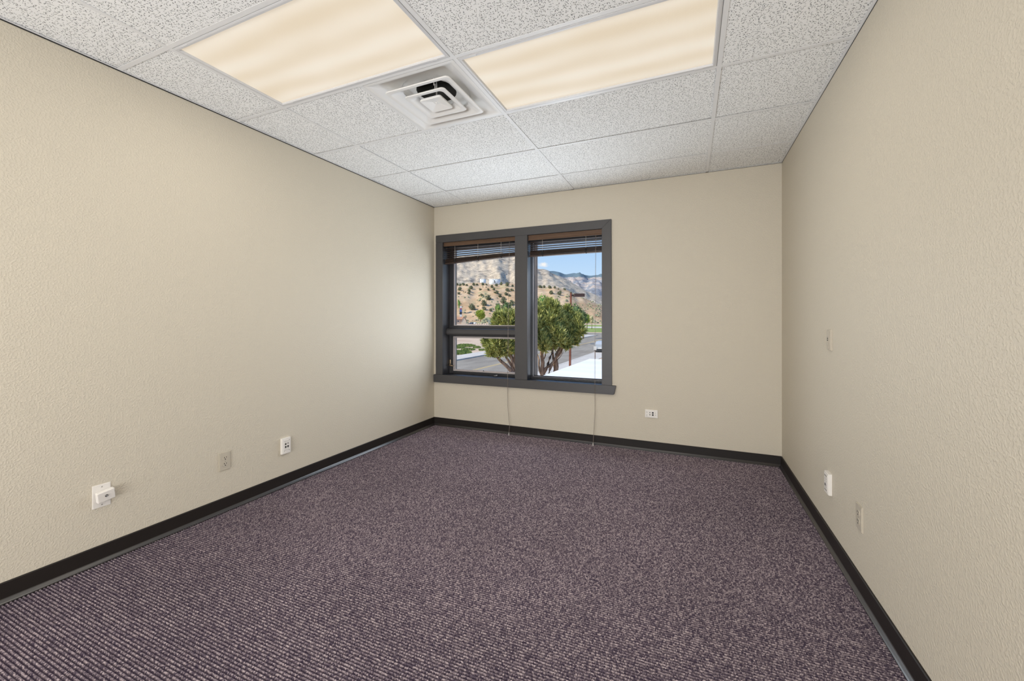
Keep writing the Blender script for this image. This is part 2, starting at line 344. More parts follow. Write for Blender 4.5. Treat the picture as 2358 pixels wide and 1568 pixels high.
# carpet: real ribs running parallel to the window wall
rib = .01255; n_rib = int((0-YB)/rib)+1; V = []; F = []
prof = ((0, -.0072), (.15, -.0045), (.30, -.0010), (.5, 0.0), (.70, -.0010), (.85, -.0045))
k = 0
for i in range(n_rib):
    for f, z in prof:
        y = YB+(i+f)*rib
        V += [(0, min(y, 0), z), (W, min(y, 0), z)]
nrow = len(V)//2
for i in range(nrow-1): F.append((2*i, 2*i+1, 2*i+3, 2*i+2))
floor = new_obj('floor', V, F, M['carpet'], smooth=True); tag(floor, 'dark purple grey ribbed loop carpet', kind='structure')
slab = box('floor_slab', (-.12, YB-.12, -.25), (W+.12, T, -.016), M['stucco'], floor)

wl = box('wall_left', (-.12, YB-.12, -.05), (0, 0, H+.35), M['wall']); tag(wl, 'cream textured left wall', kind='structure')
wr = box('wall_right', (W, YB-.12, -.05), (W+.12, 0, H+.35), M['wall']); tag(wr, 'cream textured right wall', kind='structure')
wf = box('wall_rear', (0, YB-.12, -.05), (W, YB, H+.35), M['wall']); tag(wf, 'cream wall behind the camera', kind='structure')
# window openings
AX0, AX1, BX0, BX1, ZS, ZT = .128, 1.033, 1.175, 1.955, .590, 2.115
wb = holed_wall('wall_back', [-.12, AX0-.02, BX1+.02, W+.12], [-.05, ZS-.02, ZT+.02, H+.35], {(1,1)}, 0, .19, M['wall']); tag(wb, 'cream window wall', kind='structure')
wx = holed_wall('wall_exterior', [-6, AX0+.004, AX1-.004, BX0+.004, BX1-.004, W+6], [-4.2, ZS+.004, ZT-.004, H+1.2], {(1,1),(3,1)}, .19, T, M['stucco']); tag(wx, 'brown stucco outer face of the window wall', kind='structure')

# baseboards: cove base with a toe
bp_ = [(0, .088), (.006, .088), (.009, .085), (.0105, .02), (.0105, -.004), (0, -.004)]
toe_ = [(.0105, .020), (.0125, .0165), (.0195, .0075), (.0235, .0035), (.0240, -.004), (.0105, -.004)]
for nm, a, b, inw, ca, cb, lb in (('baseboard_left', (0, 0, 0), (0, YB, 0), (1, 0, 0), 1, 0, 'black cove baseboard along the left wall'), ('baseboard_back', (0, 0, 0), (W, 0, 0), (0, -1, 0), 1, 1, 'black cove baseboard under the window'),
                                  ('baseboard_right', (W, YB, 0), (W, 0, 0), (-1, 0, 0), 0, 1, 'black cove baseboard along the right wall'), ('baseboard_rear', (0, YB, 0), (W, YB, 0), (0, 1, 0), 0, 0, 'black cove baseboard behind the camera')):
    o = sweep(nm, bp_, a, b, inw, M['base'], ca=ca, cb=cb); tag(o, lb, kind='structure')
    sweep('toe_strip', toe_, a, b, inw, M['toe'], o, ca=ca, cb=cb)

# ---------------------------------------------------------------- ceiling grid
MOD = .6096; GX = [0, .4446, .4446+2*MOD, .4446+4*MOD, W]
GY = [0.0] + [-.448-MOD*i for i in range(13)]; GY = [y for y in GY if y > YB+.2]+[YB]
ceil_o = box('ceiling', (-.12, YB-.12, H+.32), (W+.12, T, H+.37), M['grid']); tag(ceil_o, 'white suspended tile ceiling', kind='structure')
LIGHTS = {(1,4), (2,3), (1,8), (2,7)}                      # (column, row) cells holding a troffer
TRAY = (1, 3)                                              # left half: tile, right half: air diffuser
tile_meshes = {}
rt = random.Random(3)
def tile(x0, x1, y0, y1):
    sx, sy = x1-x0-.008, y1-y0-.008
    key = (round(sx, 3), round(sy, 3))
    if key not in tile_meshes:
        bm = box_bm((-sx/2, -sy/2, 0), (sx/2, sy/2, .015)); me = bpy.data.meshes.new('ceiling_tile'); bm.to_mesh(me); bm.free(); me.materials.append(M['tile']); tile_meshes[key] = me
    o = bpy.data.objects.new('ceiling_tile', tile_meshes[key]); C.objects.link(o); o.parent = ceil_o
    o.location = ((x0+x1)/2+rt.uniform(-.002, .002), (y0+y1)/2+rt.uniform(-.002, .002), H+.0030+rt.choice((0, .0006, .002)))
    o.rotation_euler = (rt.uniform(-.0025, .0025), rt.uniform(-.0012, .0012), 0)
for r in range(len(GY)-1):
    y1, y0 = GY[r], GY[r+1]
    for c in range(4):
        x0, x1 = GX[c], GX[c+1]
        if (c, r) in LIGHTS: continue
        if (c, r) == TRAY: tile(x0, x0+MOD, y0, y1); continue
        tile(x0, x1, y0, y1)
fl = .0115
def bar(name, lo, hi): return box(name, lo, hi, M['grid'], ceil_o, .0004, 1)
for x in GX[1:4]:
    box('main_tee', (x-fl, YB, H), (x+fl, 0, H+.0016), M['grid'], ceil_o); 
    box('tee_web', (x-.001, YB, H+.0016), (x+.001, 0, H+.04), M['grid'], ceil_o)
for y in GY[1:-1]:
    for c in range(4):
        box('cross_tee', (GX[c]+(fl if c else .0), y-fl, H+.0002), (GX[c+1]-(fl if c < 3 else .0), y+fl, H+.0016), M['grid'], ceil_o)
box('cross_tee', (1.054-fl, GY[4]+fl, H+.0002), (1.054+fl, GY[3]-fl, H+.0016), M['grid'], ceil_o)
for lo, hi in (((0, YB, H), (.014, 0, H+.0016)), ((W-.014, YB, H), (W, 0, H+.0016)), ((.014, -.014, H), (W-.014, 0, H+.0016)), ((.014, YB, H), (W-.014, YB+.014, H+.0016))):
    box('wall_angle', lo, hi, M['grid'], ceil_o)
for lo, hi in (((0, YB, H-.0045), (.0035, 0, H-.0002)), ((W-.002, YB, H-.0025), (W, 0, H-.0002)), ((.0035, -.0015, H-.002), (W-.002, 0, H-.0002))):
    box('shadow_strip', lo, hi, M['gasket'], ceil_o)  # thin black strips standing in for the shadow line under the ceiling edge

# ---------------------------------------------------------------- ceiling lights
def troffer(c, r, label):
    x0, x1, y0, y1 = GX[c], GX[c+1], GY[r+1], GY[r]
    t = empty('ceiling_light', ((x0+x1)/2, (y0+y1)/2, H)); tag(t, label, 'light', 'recessed fluorescent ceiling lights')
    hx, hy = (x1-x0)/2-fl-.002, (y1-y0)/2-fl-.002
    # housing above the lens: open-bottomed pan
    V = [(-hx,-hy,.004),(hx,-hy,.004),(hx,hy,.004),(-hx,hy,.004),(-hx+.03,-hy+.03,.11),(hx-.03,-hy+.03,.11),(hx-.03,hy-.03,.11),(-hx+.03,hy-.03,.11)]
    new_obj('housing', V, [(0,1,5,4),(1,2,6,5),(2,3,7,6),(3,0,4,7),(4,5,6,7)], M['lamp_frame'], t)
    fw = .020
    O = [(-hx,-hy),(hx,-hy),(hx,hy),(-hx,hy)]; I = [(-hx+fw,-hy+fw),(hx-fw,-hy+fw),(hx-fw,hy-fw),(-hx+fw,hy-fw)]
    V = []; prof = [(0, .0030), (0, -.0015), (.35, -.0035), (.8, -.0035), (1, .003), (1, .006)]
    for f, z in prof:
        for a, b in zip(O, I): V.append((a[0]+(b[0]-a[0])*f, a[1]+(b[1]-a[1])*f, z))
    F = []
    for p in range(len(prof)-1):
        for i in range(4): j = (i+1)%4; F.append((p*4+i, p*4+j, p*4+4+j, p*4+4+i))
    fo = new_obj('door_frame', V, F, M['lamp_frame'], t)
    for sx in (-1, 1):
        lt = box('latch', (sx*hx*.86-.02, -hy+.004, -.005), (sx*hx*.86+.02, -hy+.014, -.002), M['lamp_frame'], fo, .001, 1)
        box('latch', (sx*hx*.86-.02, hy-.014, -.005), (sx*hx*.86+.02, hy-.004, -.002), M['lamp_frame'], fo, .001, 1)
    lx, ly = hx-fw, hy-fw
    box('lens', (-lx-.004, -ly-.004, .0062), (lx+.004, ly+.004, .0092), M['lens'], t)
    ld = bpy.data.lights.new('lamp', 'AREA'); ld.shape = 'RECTANGLE'; ld.size = 2*lx; ld.size_y = 2*ly; ld.energy = LAMP_WATTS; ld.color = LAMP_COLOR
    lo = bpy.data.objects.new('lamp', ld); C.objects.link(lo); lo.parent = t; lo.location = (0, 0, -.006)
    return t
troffer(1, 4, 'lit ceiling light panel nearest the left wall')
troffer(2, 3, 'lit ceiling light panel to the right of the air vent')
troffer(1, 8, 'added unseen ceiling light panel at the rear by the left wall')  # out of view, added to light the room more evenly
troffer(2, 7, 'added unseen ceiling light panel above the camera position')  # likewise added out of view for its light

# ---------------------------------------------------------------- air diffuser
dx0, dx1, dy0, dy1 = 1.054+fl, GX[2]-fl, GY[4]+fl, GY[3]-fl
vent = empty('air_diffuser', ((dx0+dx1)/2, (dy0+dy1)/2, H)); tag(vent, 'white square stepped air vent set in the ceiling grid', 'air vent')
hs = (dx1-dx0)/2-.001
def rsq(h, r, z, n=6):
    """rounded square loop"""
    P = []
    for q, (sx, sy) in enumerate(((1,1),(-1,1),(-1,-1),(1,-1))):
        for k in range(n+1):
            a = math.pi/2*(q+k/n); P.append((sx*(h-r)+r*math.cos(a), sy*(h-r)+r*math.sin(a), z))
    return P
def circ(r, z, n=28): 
    P = []
    for q in range(4):
        for k in range(7):
            a = math.pi/2*(q+k/6); P.append((r*math.cos(a), r*math.sin(a), z))
    return P
def loft(name, loops, mat, parent, close_end=False, smooth=True):
    V = [p for l in loops for p in l]; n = len(loops[0]); F = []
    for a in range(len(loops)-1):
        for i in range(n): j = (i+1)%n; F.append((a*n+i, a*n+j, (a+1)*n+j, (a+1)*n+i))
    if close_end: F.append(tuple(range((len(loops)-1)*n, len(loops)*n)))
    o = new_obj(name, V, F, mat, parent, smooth)
    bm = bmesh.new(); bm.from_mesh(o.data); bmesh.ops.remove_doubles(bm, verts=bm.verts, dist=1e-5); bmesh.ops.recalc_face_normals(bm, faces=bm.faces); bm.to_mesh(o.data); bm.free()
    md = o.modifiers.new('s', 'EDGE_SPLIT'); md.split_angle = math.radians(35)
    return o
pan = loft('backpan', [rsq(hs, .002, 0), rsq(hs-.022, .004, .001), rsq(hs-.026, .01, .004), rsq(hs-.075, .13, .030), circ(.205, .034), circ(.198, .041), circ(.135, .050), circ(.118, .055)], M['diffuser'], vent)
loft('duct_collar', [circ(.118, .054), circ(.116, .062), circ(.116, .26)], M['duct'], vent, True)
def cone(h, z, depth, inner, th=.006):
    return [rsq(inner, .05, z+depth+.002), rsq(h-.040, .03, z+.014), rsq(h-.026, .026, z+.003), rsq(h-.020, .025, z), rsq(h-.003, .024, z), rsq(h, .022, z+.004), rsq(h-.004, .022, z+.009), rsq(h-.036, .03, z+.020), rsq(inner, .05, z+depth+.007)]
ring_o = [('vane_ring', .213, -.019, .030, .150), ('vane_ring', .136, -.024, .030, .090)]
for nm, h, z, dp, inn in ring_o:
    c = loft(nm, cone(h, z, dp, inn), M['diffuser'], vent)
    for an in (2.05, 5.2):
        tube('hanger', [(math.cos(an)*inn*.98, math.sin(an)*inn*.98, z+dp-.004), (math.cos(an)*inn*1.02, math.sin(an)*inn*1.02, .046)], .003, M['diffuser'], c, 6)
cp = loft('centre_plate', [rsq(.070, .014, -.014), rsq(.073, .014, -.023), rsq(.071, .014, -.027), rsq(.064, .012, -.0265), rsq(.018, .004, -.014)], M['diffuser'], vent, True, False)
lathe('screw_cap', [(.0001, -.019), (.006, -.0188), (.006, -.013)], M['diffuser'], cp, 12)
tube('hanger', [(.0, .0, -.012), (.0, .0, .14)], .004, M['diffuser'], cp, 6)
for k in range(5):
    yy = -.088+.044*k
    s = box('damper_blade', (-math.sqrt(.114**2-yy**2), yy-.016, .16), (math.sqrt(.114**2-yy**2), yy+.016, .163), M['duct'], vent); 

# ---------------------------------------------------------------- window: casing boards
cas = empty('trim_1', (0, 0, 0)); tag(cas, 'charcoal painted casing boards around the double window', kind='structure')
def board(name, poly, y0, y1, bevel=.003):
    n = len(poly); V = [(x, y0, z) for x, z in poly]+[(x, y1, z) for x, z in poly]
    F = [tuple(range(n)), tuple(range(2*n-1, n-1, -1))]+[(i, n+i, n+(i+1)%n, (i+1)%n) for i in range(n)]
    bm = bmesh.new(); vs = [bm.verts.new(v) for v in V]
    for f in F: bm.faces.new([vs[i] for i in f])
    bmesh.ops.recalc_face_normals(bm, faces=bm.faces)
    if bevel: bmesh.ops.bevel(bm, geom=bm.edges[:], offset=bevel, segments=2, affect='EDGES')
    return bm_obj(name, bm, M['charcoal'], cas)
CF = -.019
board('head_casing', [(.033, 2.200), (2.047, 2.200), (BX1, ZT), (AX0, ZT), (.033, ZT)], CF, -.0005)
board('side_casing', [(.033, ZT), (AX0, ZT), (AX0, ZS), (.033, ZS)], CF, -.0005)
board('side_casing', [(2.047, 2.200), (2.052, ZS), (BX1, ZS), (BX1, ZT)], CF, -.0005)
board('mullion_casing', [(AX1, ZT), (BX0, ZT), (BX0, ZS), (AX1, ZS)], CF, -.0005)
board('sill_board', [(.011, ZS), (2.094, ZS), (2.073, .503), (.013, .500)], -.034, -.0005, .004)
# jamb liners (inside of the reveal)
for nm, lo, hi in (('jamb_liner', (AX0-.018, 0, ZS), (AX0, .13, ZT)), ('jamb_liner', (AX1, 0, ZS), (AX1+.02, .13, ZT)), ('jamb_liner', (BX0-.02, 0, ZS), (BX0, .11, ZT)), ('jamb_liner', (BX1, 0, ZS), (BX1+.018, .11, ZT)),
                   ('sill_liner', (AX0, 0, ZS-.018), (AX1, .13, ZS)), ('sill_liner', (BX0, 0, ZS-.018), (BX1, .11, ZS)), ('head_liner', (AX0, 0, ZT), (AX1, .13, ZT+.018)), ('head_liner', (BX0, 0, ZT), (BX1, .11, ZT+.018))):
    box(nm, lo, hi, M['charcoal_frame'], cas)
box('mullion_core', (AX1+.0205, 0, ZS), (BX0-.0205, .19, ZT), M['charcoal'], cas)

# left window: fixed light above an awning sash
w1 = empty('window_1', (AX0, .13, ZS)); tag(w1, 'left window with fixed upper light above an awning sash', kind='structure')
def off(o, root=None):
    p = o.parent; o.location = -p.location if p.parent is None else (0, 0, 0); return o
fr = off(ring('window_frame', (AX0, ZS), (AX1, ZT), (.030, .030, .012, .04), .128, .189, M['charcoal_frame'], w1))
ts = bmesh.new()
prof = [(.062, 1.062), (.062, 1.098), (.070, 1.114), (.085, 1.121), (.185, 1.121), (.185, 1.045), (.075, 1.045)]
V = [(AX0, y, z) for y, z in prof]+[(AX1, y, z) for y, z in prof]; n = len(prof)
tr = off(new_obj('transom', V, [tuple(range(n)), tuple(range(2*n-1, n-1, -1))]+[(i, n+i, n+(i+1)%n, (i+1)%n) for i in range(n)], M['charcoal'], w1))
us = off(ring('upper_sash', (AX0+.028, 1.118), (AX1-.028, ZT-.036), (.020, .020, .034, .03), .134, .176, M['charcoal_frame'], w1))
bd = ring('glazing_bead', (AX0+.047, 1.151), (AX1-.047, ZT-.065), .011, .150, .172, M['bead'], us); 
pn = box('pane', (AX0+.052, .160, 1.156), (AX1-.052, .165, ZT-.07), M['glass'], us)
ls = off(ring('awning_sash', (AX0+.024, ZS+.012), (AX1-.024, 1.042), (.020, .020, .018, .014), .136, .178, M['charcoal_frame'], w1))
ring('glazing_bead', (AX0+.043, ZS+.028), (AX1-.043, 1.029), .012, .142, .158, M['bead'], ls)
ring('glazing_bead', (AX0+.054, ZS+.039), (AX1-.054, 1.018), .010, .158, .174, M['bead'], ls)
box('pane', (AX0+.058, .160, ZS+.044), (AX1-.058, .165, 1.013), M['glass'], ls)
# lever handle on the left of the awning sash
hd = off(box('lever_handle', (AX0+.004, .122, .672), (AX0+.020, .130, .752), M['bronze'], w1, .003))
tube('lever_arm', [(AX0+.012, .122, .700), (AX0+.014, .106, .690), (AX0+.020, .098, .684), (AX0+.072, .096, .683)], [.009, .009, .0065, .0045], M['bronze'], hd, 8)
bmk = bmesh.new(); bmesh.ops.create_icosphere(bmk, subdivisions=1, radius=.0055, matrix=Matrix.Translation((AX0+.074, .096, .683)))
bm_obj('lever_tip', bmk, M['gasket'], hd)
cr_ = off(box('sill_latch', (.735, .055, ZS), (.790, .078, ZS+.006), M['charcoal_frame'], w1, .002))
tube('latch_arm', [(.745, .066, ZS+.008), (.765, .062, ZS+.013), (.792, .058, ZS+.022)], [.005, .0045, .0035], M['steel'], cr_, 6)
for z_ in (1.012, ZS+.046):
    bmk = bmesh.new(); bmesh.ops.create_icosphere(bmk, subdivisions=1, radius=.006, matrix=Matrix.Translation((.568, .155, z_))); off(bm_obj('sash_stud', bmk, M['gasket'], w1))

# right window: one fixed light
w2 = empty('window_2', (BX0, .13, ZS)); tag(w2, 'right window with one tall fixed light', kind='structure')
off(ring('window_frame', (BX0, ZS), (BX1, ZT), (.006, .012, .010, .035), .095, .189, M['charcoal_frame'], w2))
fx = off(ring('fixed_sash', (BX0+.004, ZS+.008), (BX1-.010, ZT-.033), (.006, .008, .014, .03), .118, .172, M['charcoal_frame'], w2))
ring('glazing_bead', (BX0+.006, ZS+.018), (BX1-.014, ZT-.058), .005, .128, .150, M['bead'], fx)
ring('gasket', (BX0+.007, ZS+.018), (BX1-.016, ZT-.06), (.005, .006, .012, .006), .151, .170, M['gasket'], fx)
box('pane', (BX0+.008, .159, ZS+.022), (BX1-.018, .164, ZT-.062), M['glass'], fx)

# ---------------------------------------------------------------- blinds
def blind(label, x0, x1, zv0, zv1, left_z, right_z, botL, botR, ladders, cord_x, floor_x, group, vx0=None):
    t = empty('window_blind', ((x0+x1)/2, .04, zv1)); tag(t, label, 'blind', group)
    def add(o): o.location = -Vector(t.location); return o
    vx = x0-.004 if vx0 is None else vx0
    # valance: moulded board with a step
    bm = bmesh.new(); pf = [(.006, zv0), (.004, zv0+.006), (.008, zv0+.016), (.008, zv0+.030), (.003, zv1-.008), (.003, zv1), (.016, zv1), (.016, zv0)]
    V = [(vx, y, z) for y, z in pf]+[(x1, y, z) for y, z in pf]; n = len(pf)
    add(new_obj('valance', V, [tuple(range(n)), tuple(range(2*n-1, n-1, -1))]+[(i, n+i, n+(i+1)%n, (i+1)%n) for i in range(n)], M['blind_wood'], t))
    add(box('headrail', (x0, .018, zv0+.012), (x1-.004, .070, zv1-.002), M['slat'], t))
    for zl, zr in zip(left_z, right_z):
        dep = .048; th = .0028; tilt = -.0018
        V = []
        for x, z in ((x0+.004, zl), (x1-.008, zr)):
            V += [(x, .020, z-tilt), (x, .044, z+.003), (x, .020+dep, z+tilt), (x, .020+dep, z+tilt+th), (x, .044, z+.003+th), (x, .020, z-tilt+th)]
        F = [tuple(range(6)), tuple(range(11, 5, -1))]+[(i, 6+i, 6+(i+1)%6, (i+1)%6) for i in range(6)]
        add(new_obj('slat', V, F, M['slat'], t))
    # gathered stack: the slats under the last free one, then the bottom rail
    zl0, zr0 = left_z[-1]-.006, right_z[-1]-.006
    ns = 6
    for i in range(ns):
        f = (i+.6)/(ns+.2); a, b = zl0+(botL+.016-zl0)*f, zr0+(botR+.016-zr0)*f
        j = random.uniform(-.004, .004)
        V = []
        for x, z in ((x0+.004, a), (x1-.008, b)):
            V += [(x, .020+j, z+.0005), (x, .068+j, z-.0005), (x, .068+j, z+.002), (x, .020+j, z+.003)]
        add(new_obj('slat', V, [(0,1,2,3), (7,6,5,4), (0,4,5,1), (1,5,6,2), (2,6,7,3), (3,7,4,0)], M['slat'], t))
    V = []
    for x, z in ((x0+.002, botL), (x1-.006, botR)):
        V += [(x, .017, z), (x, .071, z), (x, .071, z+.013), (x, .017, z+.013)]
    br = add(new_obj('bottom_rail', V, [(0,1,2,3), (7,6,5,4), (0,4,5,1), (1,5,6,2), (2,6,7,3), (3,7,4,0)], M['slat'], t))
    for lx in ladders:
        f = (lx-x0)/(x1-x0); zb = botL+(botR-botL)*f; zk = zl0+(zr0-zl0)*f-.004
        add(tube('ladder_cord', [(lx, .0175, zv0+.004), (lx, .0165, zk)], .0016, M['ladder'], t, 5))
        bm = bmesh.new()
        for q in range(5): tube_bm(bm, [(lx+random.uniform(-.018, .018), .015, zk+random.uniform(-.004, .008)), (lx+random.uniform(-.006, .006), .0145, (zk+zb)/2+.006), (lx+random.uniform(-.016, .016), .015, zb+.008)], .0032, 5)
        add(bm_obj('cord_knot', bm, M['knot'], t)); t.children[-1]['kind'] = 'stuff'
        add(lathe('rail_button', [(.0001, zb-.006), (.005, zb-.005), (.006, zb)], M['knot'], t, 8, loc=(lx, .030, 0)))
    for s in (0, 1):
        xs = cord_x+s*.006
        pts = [(xs, .012, zv0+.004), (xs+.002*s, -.012, 1.5), (xs, -.037, .62), (xs+.002, -.040, .30), (floor_x+.004*s, -.050, .10), (floor_x+.002*s, -.066, .018)]
        add(tube('lift_cord', pts, .0011, M['cord'], t, 5))
    add(lathe('cord_tassel', [(.0001, .030), (.003, .029), (.009, .003), (.009, .001), (.0001, .0005)], M['tassel'], t, 12, loc=(floor_x, -.066, 0)))
    return t
blind('half raised brown blind hanging crooked in the left window', AX0+.006, AX1-.003, 2.070, 2.113,
      [2.046, 2.022, 1.998, 1.974, 1.950, 1.926], [2.046, 2.026, 2.006, 1.986, 1.967, 1.948], 1.868, 1.912, (.272, .570, .855), .955, .985, 'brown slatted window blinds', .090)
blind('half raised level brown blind in the right window', BX0+.006, BX1-.003, 2.060, 2.113,
      [2.040, 2.016, 1.994, 1.972, 1.950], [2.040, 2.016, 1.994, 1.972, 1.951], 1.893, 1.895, (1.332, 1.790), 1.888, 1.880, 'brown slatted window blinds')

# ---------------------------------------------------------------- wall plates
def plate(name, loc, rz, label, cat, wd=.070, ht=.115, th=.0065, mat='almond_plastic', group=None):
    t = empty(name, loc, rz); tag(t, label, cat, group)
    bm = box_bm((-wd/2, -th, -ht/2), (wd/2, 0, ht/2)); 
    front = [e for e in bm.edges if all(v.co.y < -th*.5 for v in e.verts)]
    bmesh.ops.bevel(bm, geom=front, offset=min(.003, th*.6), segments=2, affect='EDGES')
    vert = None
    o = bm_obj('cover_plate', bm, M[mat], t)
    return t, o
def screw(t, x, z, y): 
    s = lathe('screw', [(.003, 0), (.003, .0012), (.0001, .0014)], M['print'], t, 10, 'Y', loc=(x, y, z)); return s
def duplex(loc, rz, label):
    t, o = plate('wall_outlet', loc, rz, label, 'outlet', group='duplex wall outlets')
    for s in (1, -1):
        # rounded receptacle face with flattened top and bottom
        P = []
        for k in range(28):
            a = 2*math.pi*k/28; P.append((.0172*math.cos(a), max(-.0142, min(.0142, .0172*math.sin(a)))))
        V = [(x, -.006, z+s*.0195) for x, z in P]+[(x, -.0085, z+s*.0195) for x, z in P]
        r = new_obj('receptacle', V, [tuple(range(28, 56))]+[(i, 28+i, 28+(i+1)%28, (i+1)%28) for i in range(28)], M['almond_plastic'], t)
        box('slot', (-.0080, -.0090, s*.0195+.0005), (-.0050, -.0083, s*.0195+.0098), M['hole'], r)
        box('slot', (.0050, -.0090, s*.0195+.0015), (.0078, -.0083, s*.0195+.0092), M['hole'], r)
        g = lathe('ground_hole', [(.0034, .0083), (.0034, .0090), (.0001, .0091)], M['hole'], r, 10, 'Y', loc=(0, 0, s*.0195-.0065))
    screw(t, 0, 0, -.0064)
    return t
def data_plate(loc, rz, label, jacks, wide=False, thick=.018):
    wd, ht = (.112, .072) if wide else (.072, .115)
    t, o = plate('data_plate', loc, rz, label, 'data plate', wd, ht, thick, 'white_plastic', 'data jack wall plates')
    fc = box('face_panel', (-wd*.36, -thick-.0012, -ht*.40), (wd*.36, -thick+.001, ht*.40), M['white_plastic'], t, .001, 1)
    for (x, z, w_, h_, m) in jacks:
        box('jack', (x-w_/2, -thick-.0022, z-h_/2), (x+w_/2, -thick-.0008, z+h_/2), M[m], fc)
    return t
duplex((0, -2.353, .321), math.pi/2, 'almond duplex outlet on the left wall between two other plates')
duplex((W, -1.715, .340), -math.pi/2, 'almond duplex outlet on the right wall nearest the camera')
data_plate((0, -1.925, .300), math.pi/2, 'white four jack data plate on the left wall nearest the window',
           [(-.0085, .014, .011, .011, 'hole'), (-.0065, .011, .006, .006, 'bead'), (.0105, .016, .009, .005, 'hole'), (-.0085, -.007, .011, .013, 'hole'), (.0105, -.006, .011, .013, 'hole'),
            (0, .036, .040, .0012, 'print'), (0, -.030, .040, .0012, 'print'), (-.0085, -.018, .010, .0018, 'print'), (.0105, -.018, .010, .0018, 'print'), (-.0085, .024, .008, .0015, 'print'), (.0105, .024, .008, .0015, 'print'), (.021, .040, .004, .006, 'print'), (.020, -.034, .004, .006, 'print'), (-.020, -.036, .003, .005, 'print')])
data_plate((W, -1.280, .335), -math.pi/2, 'white data plate on the right wall low down beyond the outlet',
           [(0, .039, .040, .008, 'print'), (0, -.038, .040, .008, 'print'), (-.010, -.012, .011, .013, 'hole'), (.010, -.012, .011, .013, 'bead'), (-.010, .008, .004, .004, 'print'), (.010, .008, .004, .004, 'print'), (-.010, .022, .004, .004, 'print'), (.010, .022, .004, .004, 'print'), (-.010, -.024, .009, .002, 'print'), (.010, -.024, .009, .002, 'print')])
data_plate((2.414, 0, .348), 0, 'small horizontal white data plate on the window wall',
           [(-.013, .011, .007, .009, 'hole'), (-.013, -.009, .007, .009, 'hole'), (.013, .011, .014, .014, 'hole'), (.013, -.009, .014, .014, 'hole'), (-.040, .014, .010, .004, 'print'), (-.040, -.012, .006, .005, 'print'), (-.040, -.022, .006, .005, 'print'), (.036, .010, .007, .004, 'print'), (.036, -.008, .006, .006, 'print')], wide=True, thick=.013)
# wall control with two openings and a rocker on the right wall
t, o = plate('wall_switch', (W, -1.288, 1.120), -math.pi/2, 'almond switch plate high on the right wall', 'switch', .070, .115, .010)
fc = box('switch_body', (-.021, -.0125, -.045), (.021, -.0095, .045), M['almond_plastic'], t, .0012, 1)
box('sensor_hole', (-.006, -.0135, .004), (.004, -.0122, .012), M['hole'], fc); box('sensor_hole', (-.006, -.0135, -.006), (.004, -.0122, .001), M['hole'], fc)
rk = box('rocker', (-.012, -.0155, -.030), (.012, -.0122, -.012), M['almond_plastic'], fc, .0012, 1)
box('print_line', (-.011, -.0133, .018), (.006, -.0124, .0195), M['print'], fc)
screw(t, 0, .051, -.0098); screw(t, 0, -.051, -.0098)
# cable jack box tilted on its plate, left wall nearest the camera
t, o = plate('cable_jack', (0, -2.954, .337), math.pi/2, 'white cable jack box tilted on a plate on the left wall', 'cable jack', .072, .116, .004, 'white_plastic')
bm = box_bm((-.0345, -.022, -.027), (.0345, 0, .027), .003, 2)
bx_ = bm_obj('jack_box', bm, M['white_plastic'], t); bx_.location = (.007, -.010, .004); bx_.rotation_euler = (.16, -.15, 0)
lathe('coax_socket', [(.0062, .0215), (.0062, .0235), (.0042, .0240), (.0040, .027), (.0001, .0272)], M['coax'], bx_, 14, 'Y', loc=(0, 0, .002))
lathe('coax_pin', [(.002, .027), (.002, .029), (.0001, .0292)], M['steel'], bx_, 10, 'Y', loc=(0, 0, .002))
screw(t, 0, .045, -.0040); screw(t, 0, -.045, -.0040)


# ================================================================ OUTSIDE
GZ = -3.9                                   # street level, one storey below the carpet
M['asphalt'] = two_tone('worn_grey_asphalt', ((.235, .20, .165), (.295, .255, .21), (.34, .295, .245)), .6, .9, stretch=(1, .25, 1))
M['concrete'] = two_tone('pale_concrete', ((.52, .47, .42), (.62, .56, .50)), .8, .9)
M['dirt'] = two_tone('pinkish_tan_dirt', ((.50, .345, .245), (.62, .46, .34), (.55, .42, .30)), .35, .95, stretch=(1, .5, 1))
M['yellow'] = plain('yellow_road_paint', (.62, .43, .17), .8)
M['white_roof'] = two_tone('white_roof_membrane', ((.80, .77, .72), (.90, .87, .82)), .9, .6, stretch=(.2, 1, 1))
M['rust'] = two_tone('rust_red_steel', ((.17, .062, .040), (.27, .10, .065)), 3, .7)
M['rust_dark'] = plain('dark_rust_steel', (.085, .045, .035), .6)
M['bark'] = two_tone('juniper_bark', ((.14, .095, .07), (.34, .22, .15), (.50, .35, .23)), 3.5, .95, stretch=(3, 3, .7))
M['lawn'] = two_tone('green_lawn', ((.20, .27, .07), (.32, .36, .10)), .08, .95)
M['foil_juniper'] = two_tone('juniper_foliage', ((.13, .16, .055), (.40, .42, .125), (.74, .69, .27)), 3.4, .9, lo=.33, hi=.66)
M['foil_bright'] = two_tone('bright_green_foliage', ((.13, .24, .055), (.30, .44, .12)), .8, .9)
M['foil_yellow'] = two_tone('yellow_green_foliage', ((.25, .33, .05), (.46, .50, .10)), .8, .9)
M['foil_dark'] = two_tone('dark_green_foliage', ((.09, .14, .06), (.18, .25, .10)), .8, .9)
M['foil_pale'] = two_tone('pale_bare_twigs', ((.48, .42, .25), (.60, .52, .32)), .8, .9)
M['foil_hill'] = two_tone('hill_juniper_foliage', ((.17, .18, .11), (.28, .285, .165)), .25, .95)
M['foil_sage'] = two_tone('grey_green_sage', ((.24, .25, .16), (.36, .36, .22)), .25, .95)
M['grass_blade'] = two_tone('low_green_grass', ((.13, .20, .05), (.24, .29, .09)), .6, .95)

